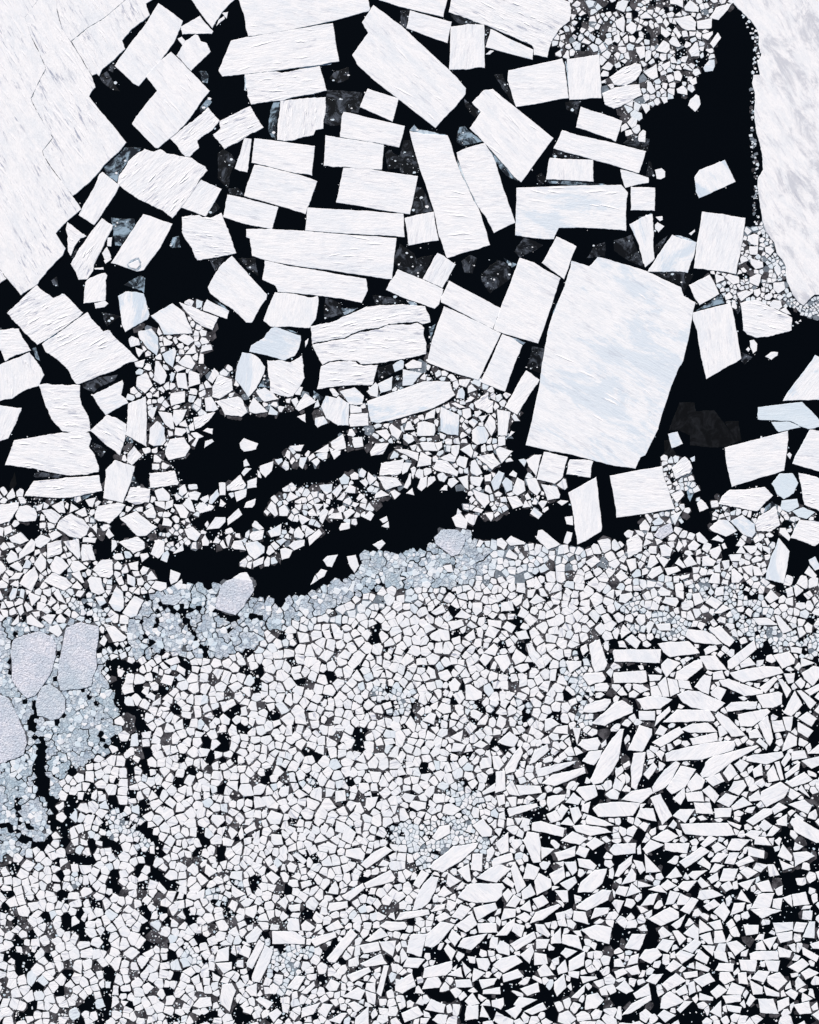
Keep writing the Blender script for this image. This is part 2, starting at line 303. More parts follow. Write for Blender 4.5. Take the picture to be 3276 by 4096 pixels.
# ---------------------------------------------------------------- traced outlines (layout units, y down)
FLOES = '''
b 30|2285,1044 2356,1066 2390,1029 2456,1046 2589,1087 2723,1149 2734,1184 2782,1210 2772,1249 2732,1446 2703,1503 2673,1584 2632,1719 2580,1822 2561,1831 2542,1875 2456,1864 2266,1815 2103,1781 2154,1560 2168,1455 2183,1375 2190,1327 2209,1265 2242,1184 2268,1113|giant white floe veined with pale blue, largest of all, in the right middle
w 40|1494,21 1604,102 1797,281 1864,354 1862,378 1818,433 1742,513 1609,409 1504,328 1433,264 1409,221 1473,133 1448,90 1478,45|huge smooth white slab lying diagonally across the top centre
w 4|985,917 1062,918 1171,921 1304,932 1586,953 1580,1008 1568,1119 1485,1106 1323,1082 1181,1064 1054,1039 1009,1025 1000,956 985,949|longest white slab with a stepped left end above its narrower twin
b 5|2066,752 2420,740 2485,740 2511,771 2506,809 2504,925 2420,916 2313,911 2235,913 2216,957 2176,958 2061,942|wide rectangular floe with blue patches and a notched lower right corner
w 5|1638,526 1695,537 1790,542 1821,633 1852,713 1895,804 1916,837 1952,956 1960,981 1885,1004 1788,1033 1755,944 1736,844 1676,666|tall narrow white slab leaning right, touching its twin slab at top centre
w -6|925,164 1009,148 1332,94 1337,124 1357,247 1276,262 1066,288 943,302 890,307 875,284 895,233|big splinter white floe lying flat, above right of the notched upper left floe
s 25|1805,0 1795,50 1895,88 1938,100 2128,183 2135,195 2135,221 2190,232 2211,157 2242,114 2278,86 2285,33 2280,24 2280,10 2256,0 2218,-71 1809,-71|big elongated ridged white floe lying flat, right of the huge diagonal slab
w 45|1935,362 1971,357 2214,554 2085,730 2057,709 1938,573 1878,514 1923,449 1888,411|big elongated white floe tilted down right, above right of the tall leaning slab
w 50|684,208 761,285 840,365 809,404 752,485 713,528 633,594 621,592 529,497 561,447 629,365 584,307 637,247|broad notched white floe beside the streaked upper left ice sheet
s -45|578,596 616,608 642,598 666,614 742,628 766,632 820,666 831,683 804,713 780,756 742,809 690,874 661,851 618,828 571,806 499,761 471,735 476,704 518,642|wide ridged floe with rounded upper edge at the lower end of the streaked sheet
s -25|350,1249 366,1275 414,1327 433,1320 476,1365 554,1441 504,1455 457,1484 381,1512 309,1539 295,1522 276,1484 233,1441 183,1408 169,1377 228,1339 281,1298|big ridged white slab with stepped upper edge on the left side
w 30|2078,1032 2137,1051 2242,1113 2214,1199 2152,1375 2009,1333 1973,1319 2004,1227 2042,1132|big blocky white floe, below left of the blue-topped rectangle
w 30|1776,1225 1866,1266 2004,1334 1914,1521 1828,1496 1709,1450 1728,1360 1757,1279|big blocky white floe, right of the cracked middle slab
w 8|955,0 976,57 983,109 994,147 1057,139 1330,86 1475,47 1481,36 1473,0 1461,-71 943,-71|big splinter white floe lying flat, above left of the huge diagonal slab
s 0|1249,1380 1314,1366 1378,1357 1409,1341 1442,1328 1513,1318 1556,1301 1609,1298 1670,1292 1688,1302 1697,1313 1694,1341 1706,1375 1704,1417 1620,1436 1542,1451 1444,1458 1428,1444 1361,1440 1314,1447 1290,1460 1269,1422 1257,1398|ridged white slab in the centre with a winding crack along its upper side
s 10|57,1762 205,1736 285,1729 357,1732 367,1757 357,1788 381,1822 396,1864 395,1888 352,1898 281,1902 143,1876 21,1861|wide ridged slab tapering to a point at the left, near the left edge
w 6|1373,672 1471,675 1620,699 1672,705 1670,718 1640,858 1609,854 1345,811 1359,742|big elongated white floe lying flat, left of the tall leaning slab
w 0|1826,611 1876,590 1940,573 1976,633 1992,685 2023,780 2061,892 1976,933 1961,904 1942,866 1914,832 1866,732 1838,656|big elongated white floe tilted down right, right of the tall leaning slab
w 50|634,13 732,85 725,107 694,176 642,243 556,346 533,335 459,264 504,200 571,114|big elongated white floe tilted up right, above the notched upper left floe
w 5|1059,1042 1181,1068 1323,1092 1464,1115 1471,1165 1447,1213 1371,1196 1252,1180 1112,1169 1102,1144 1050,1119 1057,1075|big splinter white floe lying flat, below the longest stepped slab
w -75|2808,847 2889,856 2982,873 2960,1018 2944,1098 2875,1084 2775,1074 2787,970|upright white rectangle standing in black water left of the grey mottled sheet
w 85|2771,1251 2922,1213 2939,1279 2965,1436 2913,1465 2825,1517 2803,1422 2789,1327 2772,1284|big blocky white floe, below the upright right rectangle
s -25|147,1140 213,1193 257,1176 333,1251 281,1294 228,1332 151,1380 95,1327 71,1298 29,1253 95,1189|big blocky ridged white floe, above left of the big ridged left slab
w 5|2438,1903 2649,1864 2656,1912 2700,2036 2466,2071 2456,1993|large smooth slab just beneath the bottom corner of the giant floe
w 0|2898,1791 3151,1724 3153,1760 3136,1883 2927,1948 2905,1855|wide smooth white rectangle below the bluest flat floe at the right
w 3|1230,831 1418,842 1614,856 1619,949 1418,937 1221,923|big splinter white floe lying flat, above right of the longest stepped slab
s -8|1242,1306 1285,1296 1347,1282 1418,1249 1466,1227 1552,1221 1620,1219 1700,1225 1716,1258 1722,1289 1690,1298 1670,1287 1609,1293 1556,1296 1513,1313 1442,1323 1404,1337 1378,1353 1314,1363 1249,1377|big splinter ridged white floe lying flat, above the cracked middle slab
p 0|48,2644 43,2625 55,2559 95,2540 157,2525 209,2549 226,2578 224,2625 209,2682 185,2725 143,2782 109,2794 71,2754 48,2721|big blocky pebbly lilac floe, left of the right pebbly slab
p 0|252,2578 257,2545 266,2511 328,2487 395,2506 395,2554 385,2606 388,2668 371,2711 366,2744 309,2759 243,2762 231,2721 238,2635|pebbly lilac grey slab, upright, beside the left blue slush
w 10|1018,660 1095,675 1204,702 1270,726 1247,790 1230,830 1222,858 1114,824 977,785 990,732|big elongated white floe tilted down right, above the longest stepped slab
w 3|2034,282 2249,235 2259,266 2275,394 2218,402 2064,430 2047,376 2030,323|big elongated white floe lying flat, right of the huge diagonal slab
b -15|1469,1605 1600,1560 1690,1527 1800,1527 1809,1560 1821,1581 1790,1603 1738,1631 1638,1662 1571,1681 1514,1692 1483,1686 1475,1646|big splinter bluish white floe tilted up right, below right of the cracked middle slab
s -5|978,299 1104,287 1128,293 1279,265 1286,290 1307,364 1142,400 1005,419 990,385 986,333|big splinter ridged white floe lying flat, right of the notched upper left floe
w 40|928,1024 1069,1179 1066,1199 1040,1232 1008,1291 985,1291 933,1239 886,1210 840,1172 832,1149 862,1094 881,1065|big elongated white floe tilted down right, below left of the longest stepped slab
w 12|2249,521 2313,542 2456,573 2585,606 2556,693 2456,664 2371,640 2214,595|big splinter white floe tilted down right, above the blue-topped rectangle
w -55|574,857 691,896 642,992 576,1081 552,1087 509,1073 445,1053 485,989|big elongated white floe tilted up right, below right of the small tilted plank
s 8|728,868 798,861 824,878 886,852 902,894 926,956 946,1013 919,1020 800,1042 790,1042 762,985 729,932|big blocky ridged white floe, below right of the ridged hexagonal floe
s 95|1121,404 1161,400 1257,392 1304,390 1302,457 1294,516 1264,521 1254,542 1214,549 1152,564 1109,561 1114,476|big blocky ridged white floe, below left of the huge diagonal slab
s 5|153,1539 190,1534 266,1541 321,1541 320,1589 328,1622 354,1665 365,1724 328,1732 252,1726 224,1698 205,1674 181,1617 164,1560|big blocky ridged white floe, above the wide tapering slab
w 8|1018,554 1260,584 1254,644 1249,704 1181,694 1006,652|big elongated white floe lying flat, above the longest stepped slab
w 8|1302,542 1371,554 1535,580 1528,679 1371,668 1295,665|big elongated white floe lying flat, below left of the huge diagonal slab
w 95|1100,1170 1181,1177 1245,1191 1271,1184 1275,1203 1264,1275 1238,1313 1142,1308 1081,1306 1054,1284 1076,1222|big elongated white floe lying flat, below the longest stepped slab
w 95|1802,107 1885,98 1937,100 1939,273 1904,272 1862,280 1797,280|big elongated white floe standing upright, right of the huge diagonal slab
w 85|2273,1971 2385,1907 2392,1964 2408,2107 2404,2126 2366,2150 2309,2178 2299,2107 2285,2017|big elongated white floe standing upright, below left of the square slab under the giant
w 12|1375,448 1620,505 1597,591 1532,578 1361,549 1364,499|big splinter white floe lying flat, below left of the huge diagonal slab
s 80|0,1460 119,1409 147,1446 178,1501 157,1543 105,1560 48,1596 0,1605 -57,1608 -57,1474|big blocky ridged white floe, below left of the big ridged left slab
s 12|2959,1213 3024,1199 3074,1225 3146,1258 3168,1272 3166,1322 3122,1334 3074,1348 3027,1352 2989,1339 2972,1322 2967,1246|big blocky ridged white floe, below right of the upright right rectangle
w 92|2267,238 2397,219 2401,285 2406,394 2278,401|big blocky white floe, above the blue-topped rectangle
w 28|1796,1123 2004,1234 1971,1317 1764,1210 1764,1189|big splinter white floe tilted down right, above right of the cracked middle slab
s -2|136,1924 266,1910 397,1900 409,1964 333,1981 238,1993 97,1986 119,1948|big splinter ridged white floe lying flat, below the wide tapering slab
p 0|-67,2759 0,2778 33,2792 62,2849 100,2925 109,2973 95,3020 0,3053 -67,3063|big elongated pebbly lilac floe standing upright, below left of the right pebbly slab
s 0|1285,1465 1323,1449 1361,1446 1423,1447 1442,1465 1512,1461 1492,1539 1409,1541 1269,1558 1278,1508|big elongated ridged white floe lying flat, below left of the cracked middle slab
w 30|2009,1337 2047,1351 2090,1382 2057,1460 2020,1567 1919,1527 1961,1446|big elongated white floe tilted up right, left of the giant blue-veined floe
w 15|910,779 977,792 1114,829 1088,918 990,899 893,870 902,828|elongated white floe tilted down right, above left of the longest stepped slab
w 28|1592,1077 1690,1118 1774,1157 1764,1194 1757,1218 1738,1236 1662,1208 1600,1187 1544,1161 1571,1113|elongated white floe tilted down right, above right of the cracked middle slab
b -70|2689,939 2722,954 2787,970 2775,1027 2751,1092 2694,1087 2588,1089 2618,1044|blocky bluish white floe, left of the upright right rectangle
s 30|1069,1441 1128,1441 1164,1450 1209,1422 1214,1484 1219,1512 1190,1560 1171,1586 1150,1589 1083,1570 1081,1536 1071,1479|blocky ridged white floe, left of the cracked middle slab
s -60|408,873 453,903 435,942 376,1061 373,1084 350,1118 314,1119 304,1089 283,1056 323,989|splinter ridged white floe tilted up right, below the small tilted plank
s -25|878,485 1002,425 1024,466 1055,511 990,545 898,598 852,540 883,514|elongated ridged white floe tilted up right, right of the notched upper left floe
b 20|1085,1313 1104,1307 1204,1344 1195,1398 1181,1422 1139,1442 1066,1422 997,1407 1005,1382 1057,1351|nearest blocky bluish white floe, left of the cracked middle slab
s -35|831,430 879,483 856,514 804,552 790,564 797,592 761,628 741,627 713,590 677,554 728,518 780,476|elongated ridged white floe tilted up right, below right of the notched upper left floe
g 0|3032,1629 3208,1608 3255,1655 3284,1688 3312,1703 3236,1717 3198,1705 3161,1685 3032,1679|splinter blue glazed floe lying flat, above right of the right wedge-ended rectangle
w -60|411,688 481,742 461,780 428,828 378,901 315,861 342,809 376,752 397,699|white plank-like floe tilted right against the lower edge of the streaked sheet
w 95|2199,632 2373,640 2374,728 2183,718|elongated white floe lying flat, above the blue-topped rectangle
p 20|883,2345 905,2323 936,2312 1009,2323 1015,2364 988,2402 974,2430 943,2461 914,2454 862,2435 867,2397|blocky pebbly lilac floe, right of the right pebbly slab
b 65|2798,680 2899,640 2942,728 2796,794 2784,771 2777,711|blocky bluish white floe, above the upright right rectangle
w 75|461,1840 540,1867 514,1955 492,2012 414,1993 421,1921 423,1879|blocky white floe, below right of the wide tapering slab
w 12|2323,427 2420,459 2489,485 2463,567 2420,549 2304,511|elongated white floe tilted down right, above the blue-topped rectangle
b -50|3260,1420 3360,1484 3360,1589 3276,1600 3131,1604 3158,1560 3212,1489|big blocky bluish white floe, above right of the right wedge-ended rectangle
b -80|473,1184 504,1166 542,1168 576,1175 599,1260 590,1279 502,1329 488,1298 480,1237|blocky bluish white floe, above right of the big ridged left slab
s 5|2874,2017 2889,1983 2917,1960 3058,1948 3092,1983 3060,2012 3027,2045 2974,2036|elongated ridged white floe lying flat, below the right wedge-ended rectangle
w 12|1640,42 1807,88 1790,174 1625,114|elongated white floe tilted down right, above right of the huge diagonal slab
w 95|1619,873 1676,858 1736,847 1755,963 1634,983|blocky white floe, below left of the tall leaning slab
w -40|2661,3015 2694,3001 2817,2973 2936,2963 2941,2982 2932,3001 2808,3039 2665,3045|nearest splinter white floe lying flat, above left of the longest splinter
b 100|969,1410 1005,1415 1038,1436 1061,1470 1057,1493 1028,1551 995,1591 971,1555 940,1517 947,1470|second nearest blocky bluish white floe, left of the cracked middle slab
s 35|428,1659 508,1699 499,1765 481,1823 428,1784 361,1724|blocky ridged white floe, above right of the wide tapering slab
w -45|804,719 887,757 851,823 823,867 809,862 725,832 766,766|blocky white floe, below right of the ridged hexagonal floe
p 0|143,2816 157,2768 166,2749 200,2735 243,2768 262,2797 262,2844 238,2873 205,2882 150,2863|blocky pebbly lilac floe, below left of the right pebbly slab
w -50|2359,3122 2404,3020 2447,2954 2480,2916 2497,2916 2485,2973 2475,3039 2451,3082 2409,3130 2373,3139|splinter white floe tilted up right, below the straight bar floe
w 30|2225,946 2306,987 2256,1118 2167,1052 2195,1004|blocky white floe, below left of the blue-topped rectangle
s 90|514,1615 583,1586 587,1631 587,1788 504,1741 511,1655|elongated ridged white floe standing upright, above right of the wide tapering slab
b 35|603,1264 690,1214 737,1249 761,1303 770,1334 656,1339 637,1298|blocky bluish white floe, right of the big ridged left slab
b 80|2517,897 2551,880 2570,868 2609,857 2615,937 2618,1037 2581,1070 2565,1018 2542,951|elongated bluish white floe standing upright, right of the blue-topped rectangle
w 15|1471,355 1595,395 1571,488 1440,430|blocky white floe, below left of the huge diagonal slab
w 10|3238,1719 3276,1724 3360,1741 3360,1912 3276,1886 3169,1855 3179,1826 3212,1769|big blocky white floe, right of the right wedge-ended rectangle
w 40|1831,3589 1866,3543 1881,3534 2009,3533 2021,3550 2009,3562 2009,3584 1985,3605 1904,3611 1857,3600|broad white oval floe, widest one in the bottom pack
b 25|1962,117 2134,200 2130,240 1942,190|splinter bluish white floe tilted down right, right of the huge diagonal slab
w 60|741,164 782,138 793,143 804,166 828,174 843,207 804,247 765,285 723,238 706,223|blocky white floe, above right of the notched upper left floe
w 12|2146,1919 2176,1807 2271,1829 2249,1912 2218,1936|blocky white floe, left of the square slab under the giant
s 5|0,1320 74,1315 90,1351 125,1403 62,1422 21,1446 5,1403 -19,1394 -71,1394 -71,1327|blocky ridged white floe, left of the big ridged left slab
b 100|3115,2152 3158,2207 3155,2226 3134,2335 3062,2316 3067,2283 3084,2226|elongated bluish white floe tilted up right, below the right wedge-ended rectangle
b -20|369,1581 414,1560 490,1520 495,1536 485,1579 514,1612 471,1634 423,1662 400,1631 383,1603|blocky bluish white floe, below right of the big ridged left slab
w -45|2104,1482 2159,1520 2128,1565 2069,1660 2019,1629 2057,1565|elongated white floe tilted up right, below left of the giant blue-veined floe
w 10|1514,0 1600,29 1774,70 1776,52 1790,0 1795,-71 1476,-71|big splinter white floe lying flat, above the huge diagonal slab
b 110|1285,1627 1304,1584 1347,1593 1354,1584 1397,1615 1395,1703 1352,1703 1304,1674|blocky bluish white floe, below left of the cracked middle slab
w -40|2801,3096 2817,3068 2822,3049 2851,3025 2932,3004 3027,2980 3035,2987 2932,3044 2851,3106 2808,3111|longest splinter floe, thin and slightly bowed, in the lower right pack
w -55|1750,1012 1824,1058 1769,1153 1690,1116|blocky white floe, below the tall leaning slab
w -40|1717,3470 1738,3443 1790,3405 1814,3384 1914,3370 1904,3391 1838,3448 1771,3489|big spear-shaped floe pointing up right beside crushed blue ice
s -10|2408,373 2456,352 2558,338 2568,381 2485,426 2456,436 2420,419|nearest elongated ridged white floe tilted up right, above the blue-topped rectangle
w 60|2451,2606 2456,2599 2644,2597 2639,2652 2456,2647|straight white bar floe at the upper left of the splinter pack
p 20|1736,2150 1766,2119 1828,2119 1862,2147 1859,2174 1838,2216 1809,2226 1743,2178|blocky pebbly lilac floe, left of the square slab under the giant
w 50|2708,2778 2751,2761 2798,2766 2901,2813 2863,2847 2765,2830 2732,2811|elongated white floe lying flat, above the longest splinter
w 50|766,0 800,50 850,114 869,81 888,52 940,0 952,-71 714,-71|big blocky white floe, above right of the notched upper left floe
w 45|2720,3295 2913,3291 2939,3339 2913,3343 2860,3344 2741,3336|long horizontal bar floe in the lower right pack with slanted right end
w 0|2523,747 2620,752 2619,844 2523,842|blocky white floe, right of the blue-topped rectangle
w 60|2370,3234 2394,3215 2442,3208 2561,3213 2532,3263 2456,3267 2394,3267|splinter white floe lying flat, left of the lower bar floe
s 10|3193,1891 3241,1902 3276,1914 3336,1936 3336,2055 3276,2045 3217,2019 3208,1964|nearest blocky ridged white floe, below right of the right wedge-ended rectangle
w -60|352,1118 407,1094 421,1092 430,1103 423,1122 423,1201 414,1206 335,1215 342,1130|blocky white floe, above the big ridged left slab
s 15|3198,2078 3276,2088 3312,2097 3293,2159 3260,2185 3162,2152|second nearest blocky ridged white floe, below right of the right wedge-ended rectangle
w 40|2917,2692 2984,2675 3051,2664 3117,2667 3134,2692 3046,2716 2970,2730 2936,2713|splinter white floe lying flat, above the longest splinter
s 30|226,2112 238,2083 285,2054 333,2078 359,2107 347,2140 323,2155 281,2147|blocky ridged white floe, below the wide tapering slab
w 35|2755,1141 2837,1099 2877,1177 2798,1222 2779,1194|blocky white floe, below the upright right rectangle
w 60|2651,2889 2708,2838 2837,2840 2860,2873 2856,2885 2751,2889|second nearest splinter white floe lying flat, above left of the longest splinter
w -65|0,1622 88,1632 71,1679 33,1755 0,1765 -57,1760 -57,1627|blocky white floe, above left of the wide tapering slab
w -30|2366,2894 2420,2847 2456,2811 2489,2800 2532,2830 2530,2851 2456,2882 2420,2904|elongated white floe tilted up right, below the straight bar floe
s 35|480,2074 547,2045 561,2059 630,2109 585,2143 552,2145|second nearest blocky ridged white floe, below right of the wide tapering slab
g 40|3086,1936 3117,1895 3169,1893 3193,1931 3174,1974 3134,1997 3108,1979|blocky blue glazed floe, below right of the right wedge-ended rectangle
w 60|2630,2575 2684,2566 2753,2565 2784,2592 2799,2612 2680,2629 2661,2616|elongated white floe lying flat, right of the straight bar floe
s -20|2437,309 2485,276 2542,252 2563,259 2568,285 2542,323 2501,345 2456,340|second nearest elongated ridged white floe tilted up right, above the blue-topped rectangle
b 80|1764,1627 1838,1660 1833,1743 1790,1738 1764,1726 1759,1665|blocky bluish white floe, below right of the cracked middle slab
s 30|862,1605 952,1586 971,1600 990,1650 966,1668 900,1660 886,1631|blocky ridged white floe, below left of the cracked middle slab
w -40|1650,3643 1662,3600 1695,3534 1724,3505 1755,3510 1743,3558 1719,3605 1690,3631|splinter white floe tilted up right, below left of the big pointed spear floe
w -20|3043,3201 3043,3168 3122,3127 3158,3153 3136,3191 3065,3229|elongated white floe tilted up right, below right of the longest splinter
s -5|390,2024 476,2011 503,2021 476,2059 438,2095 378,2076 381,2050|elongated ridged white floe tilted up right, below right of the wide tapering slab
w 20|2665,3153 2722,3063 2784,3077 2765,3106 2741,3149 2687,3177|elongated white floe tilted up right, below left of the longest splinter
s -20|3020,2097 3036,2064 3103,2024 3120,2100 3079,2128 3027,2124|blocky ridged white floe, below the right wedge-ended rectangle
w 0|661,1803 680,1757 737,1750 762,1791 742,1826 675,1841 661,1817|blocky white floe, right of the wide tapering slab
s 25|717,1210 809,1246 836,1256 875,1270 851,1322 804,1303 761,1265 737,1239|elongated ridged white floe tilted down right, right of the big ridged left slab
s -8|597,1893 699,1883 716,1931 711,1941 599,1952|elongated ridged white floe lying flat, right of the wide tapering slab
w -40|1698,3784 1705,3738 1762,3686 1819,3698 1757,3772 1728,3791|elongated white floe tilted up right, below left of the broad oval floe
w -60|2356,2578 2399,2556 2420,2625 2430,2654 2418,2680 2380,2690 2366,2654|elongated white floe standing upright, left of the straight bar floe
w 60|2092,3363 2109,3325 2156,3334 2164,3386 2164,3448 2133,3451|elongated white floe tilted down right, above right of the broad oval floe
w -50|2311,3569 2323,3529 2380,3479 2428,3474 2409,3534 2366,3569|elongated white floe tilted up right, right of the broad oval floe
w 50|2511,3001 2558,2899 2608,2916 2608,2939 2570,3006|elongated white floe tilted up right, left of the longest splinter
w -40|2525,3149 2523,3077 2534,3013 2584,3008 2568,3101 2544,3160|splinter white floe standing upright, left of the longest splinter
s 8|2265,1898 2280,1838 2373,1845 2361,1912|blocky ridged white floe, left of the square slab under the giant
w 50|3165,3282 3184,3267 3276,3320 3307,3358 3265,3372 3179,3325|splinter white floe tilted down right, right of the lower bar floe
w 30|1090,3724 1171,3724 1221,3753 1219,3776 1090,3775|loaf-shaped white floe with flat lower edge at bottom centre
w 60|2454,2690 2582,2682 2589,2725 2570,2732 2456,2732|splinter white floe lying flat, below the straight bar floe
w 20|723,108 800,64 854,127 848,137 780,136 730,139|elongated white floe lying flat, above the notched upper left floe
w -40|2304,3624 2342,3596 2409,3558 2447,3562 2432,3600 2347,3643 2306,3634|splinter white floe tilted up right, right of the broad oval floe
w 40|2875,2721 2917,2715 2965,2735 3053,2761 3051,2775 2979,2785 2941,2766 2889,2744|splinter white floe tilted down right, above the longest splinter
w 30|2323,3719 2385,3698 2447,3710 2437,3776 2361,3753|elongated white floe lying flat, right of the broad oval floe
w -60|1007,3910 1059,3781 1093,3800 1081,3843 1038,3931 1009,3924|splinter white floe tilted up right, below left of the bottom loaf-shaped floe
w -30|2166,3134 2209,3099 2337,3068 2343,3092 2218,3144|splinter white floe tilted up right, above right of the big pointed spear floe
w -45|1307,3833 1371,3753 1404,3712 1430,3738 1342,3850 1316,3848|long curved splinter floe rising to the right at bottom centre
w 60|2951,2858 3070,2835 3081,2847 3055,2877 3008,2906 2960,2906|elongated white floe tilted up right, above right of the longest splinter
s -20|874,1498 928,1517 933,1560 878,1596 850,1589 850,1546|blocky ridged white floe, right of the big ridged left slab
w 45|2741,2545 2750,2516 2827,2525 2860,2545 2889,2575 2865,2579 2779,2571|splinter white floe lying flat, right of the straight bar floe
w -40|2608,3149 2656,3082 2703,3044 2720,3053 2677,3134 2661,3149 2614,3175|splinter white floe tilted up right, left of the longest splinter
w -40|1904,3512 1957,3472 2004,3458 2047,3474 1985,3531|elongated white floe tilted up right, above right of the broad oval floe
s -5|507,1988 521,1950 602,1955 597,2009 542,2019 499,2002|nearest blocky ridged white floe, below right of the wide tapering slab
w 100|977,554 1007,557 990,690 966,685 939,675|splinter white floe standing upright, right of the ridged hexagonal floe
b 60|554,1325 606,1315 633,1351 635,1394 628,1424 590,1394 559,1356|elongated bluish white floe tilted down right, right of the big ridged left slab
w 40|2546,2797 2594,2785 2641,2785 2689,2797 2641,2835 2575,2839|elongated white floe lying flat, below right of the straight bar floe
w -20|1626,3810 1629,3786 1643,3738 1707,3734 1686,3826|blocky white floe, right of the curved bottom splinter
w 60|2601,3191 2641,3175 2689,3263 2649,3301|elongated white floe tilted down right, above left of the lower bar floe
b 35|2920,2086 2970,2059 3020,2097 3022,2131 3008,2152 2974,2140 2955,2121|blocky bluish white floe, below the right wedge-ended rectangle
w -30|1690,3912 1698,3872 1809,3843 1809,3876 1781,3902|splinter white floe tilted up right, below left of the broad oval floe
b 100|595,1774 599,1717 630,1684 659,1712 664,1765 652,1781 614,1784|blocky bluish white floe, right of the wide tapering slab
w 30|2592,3676 2680,3627 2715,3648 2715,3672 2644,3704|elongated white floe tilted up right, below left of the lower bar floe
w 50|3024,2782 3112,2766 3129,2773 3127,2816 3089,2832 3051,2832|blocky white floe, above right of the longest splinter
w 60|2128,3291 2161,3284 2259,3313 2252,3347 2199,3336 2128,3322|splinter white floe lying flat, above right of the broad oval floe
w 60|878,4000 888,3938 928,3933 945,3962 919,4047 886,4019|elongated white floe standing upright, below left of the bottom loaf-shaped floe
w 20|2699,2718 2706,2687 2779,2642 2806,2636 2812,2668 2746,2721|splinter white floe tilted up right, right of the straight bar floe
w 60|2910,2644 3017,2559 3026,2597 2970,2644 2925,2677 2911,2673|small splinter white floe tilted up right, above the longest splinter
w 10|2481,678 2594,711 2594,732 2501,752 2487,713|small elongated white floe lying flat, above right of the blue-topped rectangle
w 50|2860,2863 2870,2847 2913,2870 2984,2944 2925,2946 2889,2906|small splinter white floe tilted down right, above the longest splinter
w 20|2984,3030 3017,3018 3127,3006 3134,3025 3065,3058 2986,3044|small splinter white floe lying flat, right of the longest splinter
s 30|270,888 347,946 323,954 300,985 284,1025 272,1004 271,942 264,916|small blocky ridged white floe, below left of the small tilted plank
s -5|0,2019 76,2009 74,2036 38,2088 0,2097 -48,2093 -48,2021|blocky ridged white floe, below left of the wide tapering slab
s -8|1518,1902 1524,1855 1616,1837 1604,1893 1590,1900|nearest small elongated ridged white floe lying flat, below the cracked middle slab
b 30|2837,2114 2875,2078 2913,2083 2948,2124 2903,2147 2851,2126|small blocky bluish white floe, below left of the right wedge-ended rectangle
w 90|1988,1638 2042,1648 2028,1743 1992,1743|small elongated white floe standing upright, below left of the giant blue-veined floe
w -20|2485,3198 2523,3165 2603,3151 2613,3172 2563,3213|small elongated white floe lying flat, above left of the lower bar floe
w -30|1971,3860 2004,3833 2061,3819 2090,3848 2014,3891|second nearest small elongated white floe tilted up right, below the broad oval floe
s 20|174,2326 209,2292 266,2312 291,2340 257,2364 214,2345|small elongated ridged white floe lying flat, above the right pebbly slab
s -30|2687,1872 2739,1826 2760,1845 2770,1874 2760,1893 2703,1917|small blocky ridged white floe, above right of the square slab under the giant
b 20|62,2064 78,2026 107,2021 143,2040 150,2064 143,2083 95,2088 71,2083|small blocky bluish white floe, below left of the wide tapering slab
s -10|371,2278 404,2240 449,2240 454,2297 438,2312 400,2307|small blocky ridged white floe, above the right pebbly slab
w -30|1581,3914 1600,3919 1648,3891 1664,3943 1610,3974 1581,3962|small blocky white floe, below right of the curved bottom splinter
b 10|1359,1565 1418,1550 1456,1584 1452,1617 1399,1617 1378,1589|small elongated bluish white floe tilted down right, below the cracked middle slab
w 20|2290,3303 2337,3298 2420,3313 2447,3329 2361,3344 2304,3325|small splinter white floe lying flat, left of the lower bar floe
w -30|1456,3534 1561,3479 1582,3510 1575,3524 1466,3553|nearest small splinter white floe tilted up right, left of the big pointed spear floe
w -40|1442,3458 1485,3415 1542,3384 1571,3401 1466,3474|second nearest small splinter white floe tilted up right, left of the big pointed spear floe
b 20|435,2411 466,2345 492,2369 497,2407 495,2433 480,2447 457,2442|small elongated bluish white floe standing upright, above right of the right pebbly slab
w 25|829,1198 917,1245 909,1276 881,1268 812,1241 819,1213|small splinter white floe tilted down right, below left of the longest stepped slab
s 10|476,2169 552,2147 578,2169 580,2193 533,2215|small elongated ridged white floe lying flat, below right of the wide tapering slab
w -20|2332,2847 2340,2823 2380,2804 2420,2794 2442,2797 2444,2809 2418,2842 2361,2851|small splinter white floe tilted up right, below left of the straight bar floe
s -10|2506,2164 2549,2136 2570,2164 2568,2202 2513,2231|small blocky ridged white floe, below the square slab under the giant
b 30|490,2452 537,2383 576,2402 547,2464 521,2471|small elongated bluish white floe tilted up right, above right of the right pebbly slab
w 50|2798,2625 2863,2622 2908,2680 2829,2679|small elongated white floe tilted down right, right of the straight bar floe
w 50|2456,3377 2544,3372 2542,3413 2456,3420 2437,3401|second nearest small elongated white floe lying flat, left of the lower bar floe
w 60|2720,2918 2770,2894 2832,2891 2869,2927 2760,2931|second nearest small splinter white floe lying flat, above left of the longest splinter
w 45|2834,2518 2841,2504 2856,2511 2879,2502 2939,2561 2917,2587 2894,2573 2863,2545|small splinter white floe tilted down right, right of the straight bar floe
w -50|78,2335 100,2297 138,2266 155,2307 128,2364|small blocky white floe, above left of the right pebbly slab
w 20|3003,3634 3032,3577 3098,3572 3079,3629|second nearest small elongated white floe tilted up right, below right of the lower bar floe
b 80|1888,1722 1909,1705 1938,1707 1956,1741 1945,1769 1909,1781 1888,1765|third nearest small blocky bluish white floe, below right of the cracked middle slab
w 60|2137,3524 2156,3491 2202,3515 2206,3548 2147,3581|small blocky white floe, right of the broad oval floe
w -30|2715,3448 2806,3386 2839,3405 2741,3472|nearest small splinter white floe tilted up right, below left of the lower bar floe
s -35|1895,1612 1954,1565 1954,1598 1973,1605 1971,1650 1952,1653 1904,1631|small blocky ridged white floe, below right of the cracked middle slab
w 5|1402,1655 1473,1653 1475,1703 1402,1707 1395,1688|small elongated white floe lying flat, below the cracked middle slab
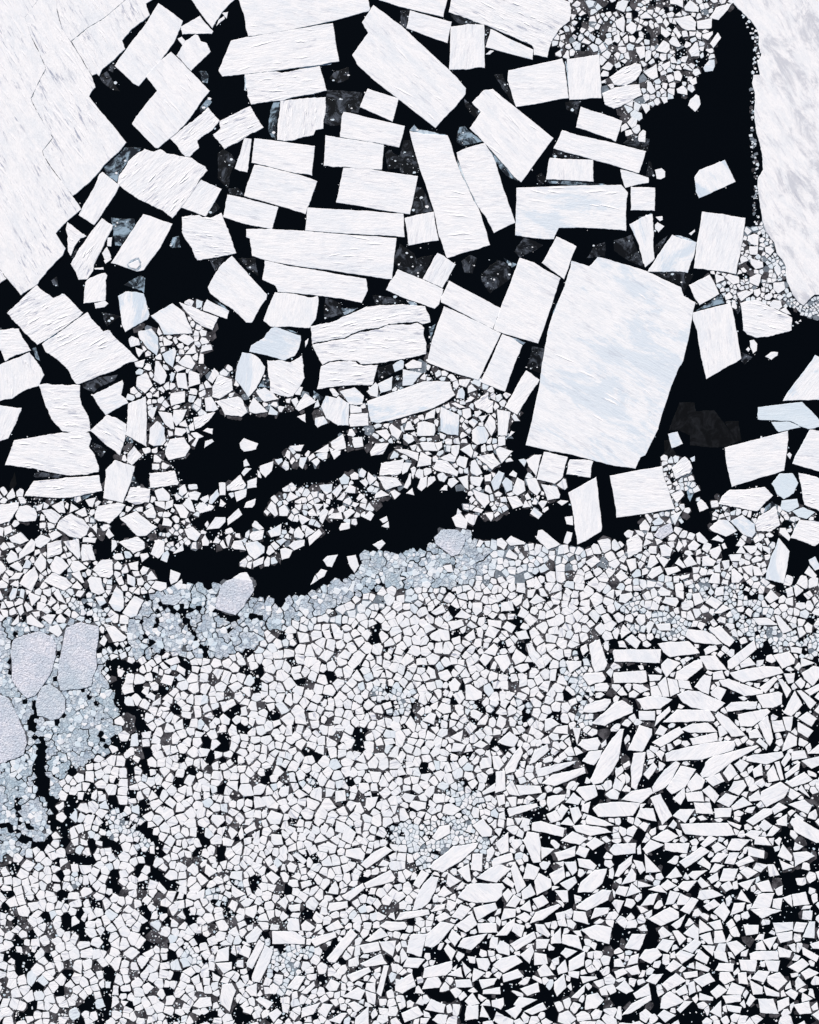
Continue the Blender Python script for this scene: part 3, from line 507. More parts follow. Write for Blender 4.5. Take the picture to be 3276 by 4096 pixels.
w 20|2901,2830 2925,2809 3029,2806 3024,2835 2908,2847|small splinter white floe lying flat, above the longest splinter
w 30|2145,2155 2154,2121 2168,2119 2242,2178 2190,2200 2171,2178|small elongated white floe tilted down right, below left of the square slab under the giant
w 20|2641,4033 2646,3990 2680,3964 2737,4005 2665,4036|third nearest small blocky white floe, below the lower bar floe
w 30|2608,2970 2718,2906 2736,2930 2680,2968 2641,2988|small splinter white floe tilted up right, above left of the longest splinter
w -30|1831,3786 1852,3753 1950,3734 1933,3755 1885,3800|small splinter white floe tilted up right, below the broad oval floe
w 40|3032,3995 3093,3995 3115,4055 3041,4050|fourth nearest small blocky white floe, below the lower bar floe
w -30|2142,3075 2218,3058 2309,3043 2266,3068 2195,3096 2152,3108|second nearest small splinter white floe tilted, above right of the big pointed spear floe
w 60|3032,2894 3070,2861 3093,2954 3079,2984 3065,2968|small splinter white floe standing upright, above right of the longest splinter
b 60|981,2171 1028,2164 1059,2188 1057,2212 1019,2238 995,2216|small blocky bluish white floe, above right of the right pebbly slab
b 80|1671,1691 1700,1685 1740,1698 1742,1726 1736,1743 1669,1743|second nearest small blocky bluish white floe, below right of the cracked middle slab
w 60|3091,2621 3155,2606 3181,2635 3177,2654 3127,2675 3108,2644|nearest small blocky white floe, above right of the longest splinter
w 70|2042,3477 2059,3446 2104,3543 2069,3574 2057,3534|small splinter white floe standing upright, above right of the broad oval floe
w 50|2998,3814 3022,3805 3112,3805 3115,3838 3001,3838|small splinter white floe lying flat, below the lower bar floe
w -60|3134,2851 3179,2763 3210,2820 3165,2866|small elongated white floe tilted up right, above right of the longest splinter
w 40|1893,3631 1981,3610 1990,3636 1909,3681|nearest small elongated white floe tilted up right, below the broad oval floe
w -40|2499,3791 2527,3736 2584,3736 2570,3776 2556,3800|nearest small blocky white floe, below left of the lower bar floe
w 60|2313,3149 2380,3139 2390,3182 2342,3206 2304,3163|small blocky white floe, left of the lower bar floe
w -50|2019,3072 2061,3006 2083,2984 2092,3011 2057,3087 2023,3096|nearest small splinter white floe tilted up right, above right of the big pointed spear floe
w -40|2116,3696 2142,3648 2233,3615 2244,3624 2171,3679|small splinter white floe tilted up right, right of the broad oval floe
w 60|3205,2692 3255,2663 3276,2668 3303,2682 3250,2744 3217,2716|second nearest small blocky white floe, above right of the longest splinter
w 50|350,2321 361,2307 404,2312 421,2369 395,2380 366,2369|nearest small blocky white floe, above the right pebbly slab
s 30|1731,1874 1747,1841 1788,1845 1835,1888 1828,1906 1790,1893|small elongated ridged white floe tilted down right, below right of the cracked middle slab
b 20|2696,74 2760,62 2784,88 2782,123 2751,123 2729,114|small blocky bluish white floe, above right of the blue-topped rectangle
w -20|2556,3833 2580,3798 2627,3791 2649,3819 2603,3855|second nearest small blocky white floe, below left of the lower bar floe
w 20|3070,3905 3117,3888 3150,3924 3112,3962 3070,3929|second nearest small blocky white floe, below right of the lower bar floe
w 40|200,2264 224,2224 247,2231 277,2264 238,2300 209,2288|second nearest small blocky white floe, above the right pebbly slab
b 0|1610,1477 1688,1493 1648,1541 1610,1543|nearest small blocky bluish white floe, below right of the cracked middle slab
w 0|2328,2706 2342,2692 2409,2688 2423,2716 2409,2728 2356,2742|nearest small elongated white floe lying flat, below left of the straight bar floe
w 40|2340,4038 2347,3981 2390,3971 2416,4000 2385,4033|small blocky white floe, below right of the broad oval floe
w 20|545,1546 549,1508 587,1491 611,1543 580,1574|small blocky white floe, below right of the big ridged left slab
w 30|2646,3938 2703,3891 2746,3924 2670,3964|small elongated white floe tilted up right, below the lower bar floe
s -20|190,2174 247,2159 250,2207 243,2216 188,2235|nearest small blocky ridged white floe, below the wide tapering slab
w 20|2311,2980 2328,2958 2390,2949 2404,2973 2390,2999 2347,3002|second nearest small elongated white floe lying flat, below left of the straight bar floe
w 60|1862,2740 1881,2737 1928,2768 1928,2792 1904,2801 1862,2801|second nearest small blocky white floe, left of the straight bar floe
w -60|988,3867 988,3848 1038,3757 1059,3774 1009,3876|small splinter white floe tilted up right, below left of the bottom loaf-shaped floe
w 30|2061,3139 2161,3144 2168,3172 2080,3182|second nearest small splinter white floe lying flat, above right of the big pointed spear floe
s 35|1904,1826 1973,1812 2002,1855 1969,1880 1933,1850|small elongated ridged white floe tilted down right, left of the square slab under the giant
w 75|614,1522 623,1444 637,1446 668,1503 659,1532 642,1539|small elongated white floe standing upright, right of the big ridged left slab
w 40|1890,3301 1931,3275 1969,3320 1966,3344 1928,3347|nearest small blocky white floe, above right of the big pointed spear floe
s 30|1509,1907 1585,1910 1609,1941 1542,1962|second nearest small elongated ridged white floe lying flat, below the cracked middle slab
w 30|1821,3700 1890,3653 1909,3698 1862,3729|small blocky white floe, below left of the broad oval floe
w 90|1983,3087 2021,3082 2023,3160 1981,3172|small elongated white floe standing upright, above right of the big pointed spear floe
w 60|2758,2954 2867,2930 2871,2963 2770,2980|nearest small splinter white floe lying flat, above left of the longest splinter
w 60|2777,2747 2817,2698 2847,2706 2834,2778 2808,2768|small blocky white floe, below right of the straight bar floe
w 60|2658,3372 2758,3372 2749,3413 2661,3401|small splinter white floe lying flat, below left of the lower bar floe
w 40|2164,1936 2228,1948 2241,1979 2237,1993 2190,2002|nearest small blocky white floe, left of the square slab under the giant
w 40|2249,3738 2313,3743 2330,3800 2249,3774|small elongated white floe tilted down right, below right of the broad oval floe
w -30|2040,3776 2137,3726 2145,3753 2064,3805|small splinter white floe tilted up right, below right of the broad oval floe
w -30|3139,3130 3217,3087 3250,3120 3169,3149|small elongated white floe tilted up right, right of the longest splinter
w 60|2749,3139 2784,3092 2820,3120 2808,3153 2765,3168|small blocky white floe, below left of the longest splinter
s 70|328,2178 366,2178 383,2240 328,2245 323,2212|second nearest small blocky ridged white floe, below the wide tapering slab
w 0|1518,3705 1543,3684 1620,3688 1629,3703 1619,3717 1562,3724|small splinter white floe lying flat, right of the curved bottom splinter
w -35|2984,3284 3055,3234 3089,3234 3089,3253 3012,3301|small splinter white floe tilted up right, right of the lower bar floe
w 30|1605,4052 1671,4024 1695,4057 1619,4090|small elongated white floe tilted up right, below right of the curved bottom splinter
w 60|2644,2659 2670,2633 2722,2652 2665,2709 2646,2678|small blocky white floe, right of the straight bar floe
w 30|423,2511 457,2504 509,2549 495,2564 452,2568|small elongated white floe tilted down right, above right of the right pebbly slab
w -20|1581,3681 1600,3650 1714,3638 1719,3657 1629,3674|small splinter white floe lying flat, below left of the big pointed spear floe
w 30|2242,3363 2290,3325 2352,3355 2318,3379|small elongated white floe lying flat, above right of the broad oval floe
s 60|254,2166 314,2154 323,2226 314,2238 285,2209|small elongated ridged white floe tilted down right, below the wide tapering slab
w 10|3172,3410 3227,3405 3260,3424 3179,3467|small elongated white floe tilted up right, right of the lower bar floe
w -40|2275,3886 2275,3843 2340,3805 2335,3862 2285,3883|small elongated white floe tilted up right, below right of the broad oval floe
w 40|2775,3210 2841,3210 2853,3258 2784,3253|small blocky white floe, above the lower bar floe
w -20|2030,3244 2035,3232 2147,3213 2152,3227 2038,3267|nearest small splinter white floe lying flat, above right of the big pointed spear floe
w 60|3167,3577 3222,3567 3238,3617 3174,3624|nearest small blocky white floe, below right of the lower bar floe
w 50|2544,3267 2561,3232 2613,3234 2626,3286|small elongated white floe tilted down right, left of the lower bar floe
w 70|2104,1841 2137,1819 2166,1819 2145,1907 2116,1869|second nearest small blocky white floe, left of the square slab under the giant
g 0|3084,1688 3160,1687 3203,1710 3115,1729|small splinter blue glazed floe lying flat, above right of the right wedge-ended rectangle
w -40|2487,4062 2527,4014 2603,3979 2606,4000 2523,4052|second nearest small splinter white floe tilted up right, below left of the lower bar floe
w -20|2606,3353 2670,3317 2715,3344 2665,3372|nearest small elongated white floe lying flat, left of the lower bar floe
w 90|1890,3415 1931,3413 1928,3486 1883,3479|small elongated white floe standing upright, right of the big pointed spear floe
w -60|1981,3372 2033,3327 2035,3405 2004,3417|small elongated white floe standing upright, above the broad oval floe
p 0|2615,2143 2637,2112 2684,2090 2694,2128 2646,2159|small elongated pebbly lilac floe tilted, below right of the square slab under the giant
p 20|640,2392 666,2378 713,2376 732,2392 699,2421 652,2416|small elongated pebbly lilac floe lying flat, above right of the right pebbly slab
w 40|1990,2970 2038,2925 2076,2954 2057,2987 2023,2982|second nearest small blocky white floe, above right of the big pointed spear floe
w -60|602,2216 623,2164 635,2157 659,2166 656,2212 633,2235|small elongated white floe standing upright, below right of the wide tapering slab
s -35|907,1945 962,1898 985,1941 976,1955 909,1964|small elongated ridged white floe tilted up right, right of the wide tapering slab
w 0|2218,3410 2304,3384 2299,3424 2233,3443|nearest small elongated white floe tilted up right, above right of the broad oval floe
b 30|1024,1565 1059,1550 1095,1574 1116,1596 1057,1608 1038,1589|small elongated bluish white floe lying flat, below left of the cracked middle slab
w 10|3001,3638 3065,3629 3127,3643 3046,3674|small splinter white floe lying flat, below right of the lower bar floe
w 40|1380,3424 1385,3398 1442,3391 1461,3415 1452,3443|small elongated white floe lying flat, above the curved bottom splinter
w 10|2877,3524 2894,3474 2953,3474 2936,3522|nearest small blocky white floe, below the lower bar floe
w 30|2905,3398 2927,3355 3003,3358 2960,3401|nearest small elongated white floe tilted up right, below right of the lower bar floe
w 50|1976,2630 1995,2621 2028,2618 2045,2654 2014,2690 2000,2673|nearest small blocky white floe, left of the straight bar floe
w 40|1700,4038 1724,3995 1783,4019 1776,4052|second nearest small elongated white floe lying flat, below right of the curved bottom splinter
g 0|3127,2002 3188,1995 3196,2026 3155,2050 3122,2036|small blocky blue glazed floe, below right of the right wedge-ended rectangle
w -20|1238,3757 1342,3726 1347,3748 1261,3786|small splinter white floe tilted up right, above left of the curved bottom splinter
w -20|1440,3855 1523,3814 1549,3855 1466,3867|nearest small elongated white floe lying flat, below right of the curved bottom splinter
w -40|2190,3187 2264,3177 2256,3201 2195,3244 2187,3210|second nearest small elongated white floe tilted up right, above right of the broad oval floe
w -30|2328,3044 2356,3006 2409,3000 2399,3030 2375,3061|small blocky white floe, below the straight bar floe
w 60|1859,4081 1866,4024 1914,4019 1912,4076|small blocky white floe, below the broad oval floe
w 60|2092,3515 2109,3453 2159,3472 2137,3520|small blocky white floe, above right of the broad oval floe
w 60|2955,3838 3027,3841 3022,3886 2965,3881|second nearest small blocky white floe, below the lower bar floe
s -35|774,1672 829,1655 862,1649 848,1669 800,1711 781,1717 776,1693|small elongated ridged white floe tilted up right, below right of the big ridged left slab
w -35|2837,71 2865,29 2929,14 2913,38 2875,81|small elongated white floe tilted up right, above the upright right rectangle
'''
SMALL = '''
w 40|2342,3282 2349,3258 2420,3282 2456,3301 2420,3305 2347,3296
w -60|1366,3358 1380,3296 1425,3329 1406,3377
w -50|2116,3058 2137,3001 2190,2977 2197,3001 2142,3049
w -30|2913,3163 2936,3125 2974,3120 2986,3144 2955,3182
w 60|2691,3263 2718,3237 2779,3237 2741,3292
w 50|2789,3591 2798,3562 2851,3558 2893,3581 2808,3600
w -50|1728,3348 1757,3305 1800,3298 1800,3334 1747,3363
w 60|1909,3693 1985,3693 1988,3729 1916,3731
w 20|3091,3691 3172,3688 3172,3719 3103,3731
w -30|1221,1573 1266,1608 1195,1645 1181,1634
w -40|2197,3496 2254,3465 2261,3510 2218,3541
w -60|2216,3929 2256,3895 2266,3948 2228,3986 2216,3957
w 0|683,1574 740,1565 740,1608 685,1624 680,1598
w 40|2853,3648 2894,3605 2920,3648 2896,3686
w 0|3153,3218 3217,3198 3248,3222 3231,3256
w 80|995,1631 1014,1589 1072,1648 1024,1655 997,1646
w 10|959,1774 976,1753 1033,1774 1024,1798 976,1807 962,1793
w 40|1688,3957 1709,3912 1752,3907 1766,3933 1757,3950
w 20|1807,2071 1840,2050 1871,2083 1864,2116 1824,2107
w -50|74,2240 78,2212 126,2155 143,2169 138,2202
w 40|1516,3767 1585,3762 1571,3826 1532,3800
s -20|1322,1769 1373,1736 1385,1793 1347,1803 1326,1788
s -25|1480,1807 1502,1774 1556,1772 1532,1817 1485,1824
w -40|1423,4071 1475,4024 1475,4096 1418,4100
w 30|1805,3667 1843,3617 1885,3634 1847,3679
w -10|1437,3781 1513,3767 1523,3800 1456,3814
w 40|2772,3919 2837,3891 2860,3924 2808,3948
s 35|166,2043 205,2036 246,2064 224,2095 200,2088
w -40|981,3748 1028,3703 1050,3724 1024,3767 990,3772
w -40|1366,3584 1452,3531 1459,3553 1399,3603 1376,3593
w -70|1506,3971 1535,3862 1556,3862 1525,3986
w 60|3129,3006 3136,2973 3155,2930 3188,2949 3186,2982 3160,2992
w 30|3172,4019 3236,4005 3246,4052 3198,4057
s -50|509,1845 511,1817 537,1784 569,1824 528,1861
w -10|1966,3448 1976,3434 2047,3410 2054,3439 1971,3467
w 50|859,3848 871,3800 917,3786 914,3843
w 0|1612,3867 1629,3829 1700,3836 1671,3872
w 40|1890,1957 1954,1981 1959,2009 1938,2033 1904,1993
w -30|1387,3900 1475,3867 1485,3886 1409,3929
w 60|633,1646 687,1653 698,1717 685,1717 661,1698
w 30|1066,3272 1085,3241 1133,3258 1119,3296 1081,3296
b 60|649,1417 699,1391 706,1408 692,1470 661,1446
w 60|2856,3234 2927,3230 2922,3267 2860,3272
w -30|2867,3206 2903,3172 2951,3187 2915,3229
w 60|2741,3172 2808,3165 2817,3206 2751,3206
w 30|2905,3772 2946,3762 2984,3791 2941,3824
w -30|1371,3986 1433,3948 1461,3964 1442,4000
b 60|2104,1917 2142,1912 2164,1962 2147,1983 2118,1960
w 20|1769,3253 1776,3220 1805,3213 1847,3237 1809,3263
w 60|2668,2711 2708,2721 2718,2770 2682,2787
w 60|2049,1969 2069,1910 2097,1926 2102,1964 2071,1983
g 0|3169,2045 3212,2029 3260,2050 3227,2076 3193,2069
w -45|2458,3505 2475,3462 2530,3420 2527,3453 2475,3508
w 20|2554,2844 2620,2844 2620,2882 2556,2880
w 50|2570,3396 2601,3358 2656,3379 2584,3417
w -20|2080,3955 2152,3929 2159,3967 2109,3983
b 20|2672,1736 2710,1727 2731,1776 2687,1793
w -20|800,3990 843,3988 848,4024 800,4033 771,4024
b 20|1511,1536 1571,1505 1566,1560 1523,1572
w -20|2009,3900 2071,3876 2095,3905 2014,3929
w 30|3153,3869 3208,3833 3238,3857 3193,3891
w 40|2309,3434 2361,3439 2387,3462 2375,3481 2318,3467
w 50|2292,3681 2294,3643 2342,3648 2354,3698
w 30|694,1641 749,1638 728,1684 706,1705 692,1684
w -30|1145,3952 1185,3902 1223,3905 1190,3960
w -40|2720,3641 2765,3589 2794,3600 2756,3657
w 85|704,1508 709,1493 742,1493 753,1558 713,1551
w 30|2905,3976 2927,3929 2979,3950 2965,3979
b 40|737,2116 771,2107 804,2136 785,2166 752,2152
w 40|2817,3115 2879,3092 2898,3125 2853,3146
w -60|3210,3748 3236,3686 3260,3686 3257,3753
w -40|826,2119 862,2069 902,2069 902,2088 876,2114
w 30|1667,1869 1683,1807 1726,1831 1724,1860
w 30|2532,3974 2594,3933 2603,3979 2546,3995
b -60|1964,1929 1995,1883 2018,1893 1995,1955 1976,1964
s 15|1983,1798 2000,1788 2052,1805 2007,1853 1988,1819
w 40|713,1451 744,1420 761,1422 782,1455 768,1477 732,1465
w 5|756,1489 761,1482 797,1496 801,1536 756,1548
w -30|2625,3791 2651,3755 2699,3762 2670,3810
w 60|136,2257 164,2212 185,2240 183,2273 164,2292
w 60|2577,3415 2644,3486 2584,3491
w -50|1983,3743 2028,3691 2061,3672 2057,3700 2028,3741
w 50|3098,2461 3115,2461 3169,2521 3131,2535 3117,2511
w 50|618,1964 652,1952 680,1981 678,2002 633,2005
w 30|1204,4071 1209,4033 1283,4009 1252,4057
w 60|2808,3163 2837,3141 2877,3182 2858,3213
b 80|819,1593 845,1586 874,1636 855,1647 824,1646
w 20|2054,4019 2076,3988 2149,3998 2085,4033
w 60|2734,3734 2775,3696 2796,3715 2794,3760 2760,3748
w 60|2137,3810 2185,3817 2192,3855 2137,3860
w 30|3191,2873 3229,2847 3267,2875 3246,2906
w 50|1983,3795 2000,3762 2038,3779 2038,3822 1995,3812
w -30|1461,3762 1523,3710 1554,3743 1480,3767
w 60|2630,2735 2663,2706 2677,2787 2651,2787
s 40|36,2152 83,2128 116,2162 81,2178 48,2169
w -10|1311,3634 1318,3612 1390,3605 1392,3629 1323,3646
w 20|3103,3734 3169,3724 3169,3760 3122,3772
w 60|1938,1703 1961,1658 1981,1684 1983,1712 1966,1745
w 30|3005,3914 3034,3881 3081,3886 3055,3931
w 20|2925,3225 2972,3187 3010,3218 2932,3241
w 50|1147,3705 1161,3672 1195,3676 1200,3724 1152,3722
w 40|3022,3534 3074,3520 3093,3567 3046,3567
w -30|2727,3798 2779,3755 2808,3769 2770,3812
w -40|1652,3539 1686,3479 1717,3496 1676,3553
w 20|2701,3819 2722,3800 2779,3819 2727,3855
w 60|2841,2768 2870,2744 2905,2759 2882,2804 2846,2782
w 45|3186,2763 3205,2761 3265,2811 3241,2837
w 60|1828,3481 1876,3455 1885,3524 1871,3527
w 60|2877,3919 2879,3888 2917,3888 2939,3919 2898,3938
w 60|2891,3092 2920,3053 2951,3096 2915,3125
w 60|3058,3841 3120,3843 3112,3886 3074,3883
w 70|1387,2226 1423,2219 1437,2264 1418,2292 1399,2264
w 70|1040,1864 1095,1845 1088,1883 1062,1911 1040,1888
w 40|1904,3833 1952,3833 1961,3857 1947,3886 1914,3872
w 50|2993,3386 3058,3403 3055,3434 2993,3422
w -20|2095,4045 2171,4009 2187,4036 2128,4059
w 60|2784,378 2796,385 2802,419 2780,448 2752,423 2760,400
w -30|140,2159 164,2138 205,2155 190,2174 162,2193 143,2183
w 50|2972,3698 3034,3700 3032,3734 2984,3741
w 50|2047,2635 2064,2594 2107,2628 2095,2644 2061,2659
w 30|2461,3952 2499,3919 2534,3962 2504,3976
w 30|3191,2887 3253,2923 3231,2951 3191,2927
w 60|694,2017 732,2019 756,2050 747,2074 723,2071
w -30|2573,288 2625,257 2632,309 2613,319 2594,309
w 40|2149,3881 2180,3852 2218,3900 2161,3907
w 40|2090,3600 2085,3567 2123,3534 2142,3577
w 60|3067,3092 3093,3058 3117,3120 3074,3130
w 60|3110,3424 3131,3377 3169,3424 3165,3446
w 20|2787,86 2848,74 2844,114 2791,117
w 40|2080,3819 2128,3781 2137,3805 2118,3855
w 80|2261,2644 2325,2644 2325,2663 2280,2694
w 20|3205,3044 3276,3025 3312,3044 3246,3075
w 40|1819,3919 1881,3917 1891,3948 1824,3950
w 20|2860,3881 2875,3852 2936,3855 2932,3886
w 40|2004,3681 2016,3634 2064,3636 2061,3667
w 20|3086,2885 3129,2880 3141,2923 3096,2930
w 30|862,3852 928,3848 928,3876 895,3895
s 20|2028,1988 2066,1983 2095,2021 2052,2036
w 60|2278,3232 2313,3227 2328,3263 2297,3296
w -30|2708,3548 2732,3524 2789,3522 2751,3567
w 40|1793,3753 1809,3715 1847,3748 1819,3786
w -40|2363,3676 2380,3631 2437,3631 2432,3653
w 0|2342,3377 2380,3348 2418,3372 2371,3401
w 60|1271,4047 1290,4014 1333,4019 1304,4071
w 10|1678,1774 1686,1768 1736,1769 1750,1805 1695,1803
w 30|281,2269 290,2245 314,2243 350,2273 295,2290
w 0|3165,3006 3217,3001 3229,3032 3167,3042
w 20|2889,3983 2963,3979 2963,4005 2903,4014
w 60|2856,3772 2858,3724 2889,3722 2905,3769
w 60|107,2468 124,2457 178,2504 169,2512 109,2495
w 30|2841,3967 2875,3938 2910,3960 2865,3995
w 20|1581,1798 1629,1798 1675,1812 1671,1845 1629,1822 1600,1810
w 20|3010,2473 3070,2471 3110,2499 3036,2501
w -50|2485,3539 2527,3470 2544,3496 2542,3524
w 30|2630,4062 2656,4038 2703,4062 2661,4090
w 70|1881,1883 1885,1845 1900,1838 1930,1893 1909,1905 1885,1893
w 40|2240,3534 2299,3505 2309,3529 2273,3562
w -50|2561,3624 2599,3577 2632,3572 2613,3619
w -40|3036,2751 3098,2706 3112,2716 3062,2773
w 50|2998,3919 3051,3948 3051,3976 3012,3979
w -50|2661,3619 2680,3562 2720,3572 2694,3615
w 50|2130,3596 2171,3579 2195,3610 2152,3634
w -30|2920,3662 2936,3612 2982,3610 2972,3643
w 60|1461,3229 1466,3191 1513,3187 1499,3225 1475,3244
w 60|2925,2278 2936,2273 2974,2309 2955,2331 2927,2331
w 60|1638,3225 1648,3203 1705,3210 1702,3234 1671,3244
s -25|1000,2136 1009,2128 1057,2119 1050,2157 1014,2165 1000,2155
w 40|2180,2877 2204,2870 2240,2896 2209,2911 2180,2927
w 40|2021,4043 2076,4019 2088,4038 2061,4076
w 60|1969,3025 1995,3023 2016,3058 1995,3082 1976,3075
w 40|1916,3919 1990,3912 1976,3938 1928,3955
w 60|2047,3724 2057,3691 2099,3703 2085,3750
w 40|843,3277 850,3258 895,3263 900,3282 871,3310
w 60|1302,3948 1323,3914 1361,3933 1347,3962 1318,3964
w 40|2499,2559 2527,2537 2563,2566 2546,2597
w 50|3208,3786 3276,3824 3265,3848 3212,3819
w 60|1919,3053 1928,3032 1966,3030 1966,3068 1923,3077
w 60|2023,3151 2049,3120 2080,3184 2038,3177
w 30|2639,2183 2661,2177 2690,2197 2680,2226 2646,2226
w -30|2898,3453 2917,3410 2958,3410 2936,3458
w 60|2004,2411 2049,2404 2057,2442 2004,2447
w 40|2140,3696 2176,3698 2202,3738 2192,3750 2147,3724
w 60|981,3657 983,3631 1028,3619 1028,3648 1014,3674
w 20|1619,1460 1652,1439 1688,1451 1686,1472 1629,1477
w 40|2822,2411 2846,2385 2891,2411 2865,2438
w 70|2741,43 2737,29 2760,0 2796,31 2794,50
w 50|1938,2540 1957,2502 2000,2521 1976,2554
w 60|2185,3258 2223,3239 2247,3277 2204,3291
w 40|2261,3210 2294,3170 2328,3196 2313,3220
w 60|1745,2839 1766,2811 1802,2820 1805,2849 1776,2856
w 60|1342,3210 1342,3163 1380,3160 1385,3201
w 20|2023,2164 2045,2143 2102,2171 2099,2178 2042,2183
w 60|3108,4005 3155,3988 3158,4019 3112,4047
w -30|2589,2302 2608,2273 2641,2264 2652,2288 2608,2316
w 10|604,2350 623,2323 666,2331 666,2354 642,2366
w 60|2204,3753 2242,3710 2247,3772 2204,3776
w 60|1556,1707 1566,1696 1609,1726 1592,1760 1566,1741
w -50|1292,2240 1309,2224 1352,2219 1328,2269 1309,2266
w -50|2622,202 2653,162 2677,176 2680,200 2665,214
w 20|2649,2411 2661,2388 2708,2392 2715,2407 2703,2428
w 20|706,1356 735,1337 761,1344 778,1363 752,1383
w 60|2779,3833 2798,3798 2837,3829 2827,3857
w 60|1793,2735 1819,2711 1843,2735 1833,2763 1805,2766
w 40|2808,2264 2810,2226 2832,2224 2865,2245 2853,2264
w -40|2023,3624 2057,3577 2085,3596 2061,3631
w 40|1302,3710 1352,3679 1376,3710 1314,3726
w 20|2958,3486 2989,3467 3032,3489 2989,3515
w 40|2145,3757 2199,3757 2185,3793 2145,3795
w -30|2753,205 2782,169 2791,171 2798,224 2765,228
w 20|3203,3891 3236,3872 3276,3891 3222,3919
w 30|1085,3367 1085,3336 1126,3339 1133,3377 1095,3379
w 60|2256,3448 2304,3446 2309,3481 2290,3503
w -40|2582,3924 2608,3895 2653,3895 2622,3938
w 40|1785,3534 1793,3491 1843,3524 1800,3550
b 90|1071,2126 1126,2095 1123,2140 1085,2150
w -50|195,2525 200,2506 233,2497 250,2530 235,2549
w 30|1024,4000 1040,3986 1095,4009 1071,4038
w 60|2691,3196 2737,3149 2741,3187 2722,3220
w 40|1466,1567 1502,1529 1513,1541 1511,1589 1485,1584
b -30|1154,2183 1176,2164 1219,2159 1218,2183 1176,2202
w 40|981,3962 988,3948 1028,3933 1028,3986 1005,3983
w 60|3058,2392 3084,2357 3117,2392 3079,2414
w 30|642,2730 656,2697 699,2706 685,2744
w 40|1790,2487 1847,2478 1857,2502 1809,2521
w -50|909,2076 955,2033 969,2059 912,2102
w 60|3112,3786 3169,3805 3160,3829 3117,3829
w 30|3017,3377 3022,3346 3060,3348 3086,3382
w -60|2461,36 2470,10 2489,0 2515,5 2496,50
b 60|2007,1931 2023,1910 2049,1926 2049,1960 2026,1969
w 40|2853,3805 2903,3810 2913,3850 2860,3833
w 20|2661,3872 2694,3838 2729,3860 2684,3888
w 40|2218,3562 2271,3562 2273,3608 2252,3608
w -50|2573,3096 2613,3049 2629,3068 2594,3118
w 80|3131,2868 3172,2866 3162,2925 3143,2920
b 10|2813,271 2837,240 2858,238 2859,266 2851,285 2820,288
w 60|1826,1845 1838,1822 1873,1833 1862,1876 1828,1860
w 80|2458,86 2494,64 2500,86 2496,133 2470,112
w 20|678,2316 683,2278 723,2295 709,2326 685,2338
w 60|2951,3891 2984,3888 2993,3938 2955,3933
w 40|3093,1132 3136,1127 3141,1156 3112,1175 3093,1156
w 10|926,2188 936,2164 966,2160 985,2202 938,2197
w 50|3112,2718 3129,2716 3165,2761 3146,2792
w 30|2480,2378 2527,2371 2532,2388 2501,2414 2475,2407
w 40|2936,3058 2963,3037 2996,3053 2965,3092
w 0|2302,3415 2318,3382 2359,3396 2340,3432
w -45|1233,2150 1276,2116 1290,2136 1238,2183
w 0|1752,2692 1790,2678 1809,2706 1785,2725 1762,2716
w 50|2689,3724 2713,3722 2746,3753 2718,3781
w 30|1890,2411 1928,2411 1928,2445 1904,2464 1890,2445
w 0|3172,3724 3184,3688 3229,3691 3212,3729
w 60|1859,4005 1890,3971 1919,4014 1876,4024
w 60|2991,946 3017,935 3035,942 3032,984 3003,977 2991,963
p 20|1121,2197 1142,2190 1171,2202 1157,2231 1128,2240
w 60|2839,4047 2884,4002 2886,4071
s 40|207,2024 254,2002 262,2052 238,2052
w 60|917,3510 926,3486 971,3484 969,3524
w 20|1933,2611 1976,2573 1995,2592 1981,2623
b 110|1261,1672 1295,1665 1311,1693 1271,1712 1260,1698
w 30|2813,3624 2856,3596 2882,3619 2832,3643
w 60|1461,3962 1504,3976 1499,4019 1471,4009
w 30|24,2235 45,2200 67,2216 74,2240 36,2254
w 40|1731,3201 1736,3175 1781,3177 1778,3208 1743,3213
w 40|1062,3501 1085,3484 1121,3510 1095,3539
w 20|2209,2930 2228,2906 2271,2901 2272,2937
w 5|1409,1769 1414,1750 1449,1748 1454,1786 1418,1792
w 0|2378,2763 2380,2737 2428,2732 2437,2744 2428,2765
w 30|2837,2200 2879,2183 2886,2202 2865,2238 2846,2226
w 60|1776,3795 1790,3774 1824,3805 1805,3843
w 60|2706,3619 2722,3572 2760,3591 2741,3619
w -20|2939,3453 2998,3422 3017,3443 2955,3467
w -20|938,1969 988,1955 983,1988 947,2007
w 60|1688,2882 1724,2849 1745,2858 1736,2899
w 30|2998,1111 3034,1094 3046,1103 3034,1145 2998,1130
s -20|2682,1979 2722,1957 2737,1979 2708,2014
w 60|1314,4081 1366,4052 1390,4052 1361,4095
w -10|1931,3976 1933,3960 2000,3948 2002,3976
w -30|2841,3448 2870,3410 2915,3417 2879,3448
w 30|1390,4014 1418,4005 1456,4028 1423,4052
w 40|2710,2718 2756,2725 2770,2759 2718,2751
w 60|955,3814 976,3779 1005,3795 995,3833
w 60|2796,3734 2798,3676 2851,3719
w 40|2898,1108 2913,1096 2955,1108 2958,1132 2932,1139
w 60|2768,2376 2798,2371 2815,2407 2779,2423
w -20|573,2050 614,2026 625,2055 621,2074 590,2071
w 60|2663,3510 2703,3467 2729,3505 2684,3515
w 50|2632,3724 2651,3705 2691,3738 2644,3755
w 20|931,2312 962,2292 988,2290 1007,2323 957,2320
s -30|2946,1172 2984,1161 3013,1172 2965,1205 2951,1184
w 40|1073,4057 1109,4033 1128,4052 1095,4090
w 20|2993,2930 3027,2911 3051,2951 2998,2954
w 80|2832,2331 2851,2292 2879,2295 2879,2335
w -40|2801,3377 2837,3341 2870,3355 2817,3391
w 60|2796,3743 2841,3729 2853,3776 2832,3776
w 60|1669,1950 1681,1917 1709,1903 1707,1945 1686,1965
w 40|1433,3158 1435,3132 1473,3132 1480,3158 1452,3175
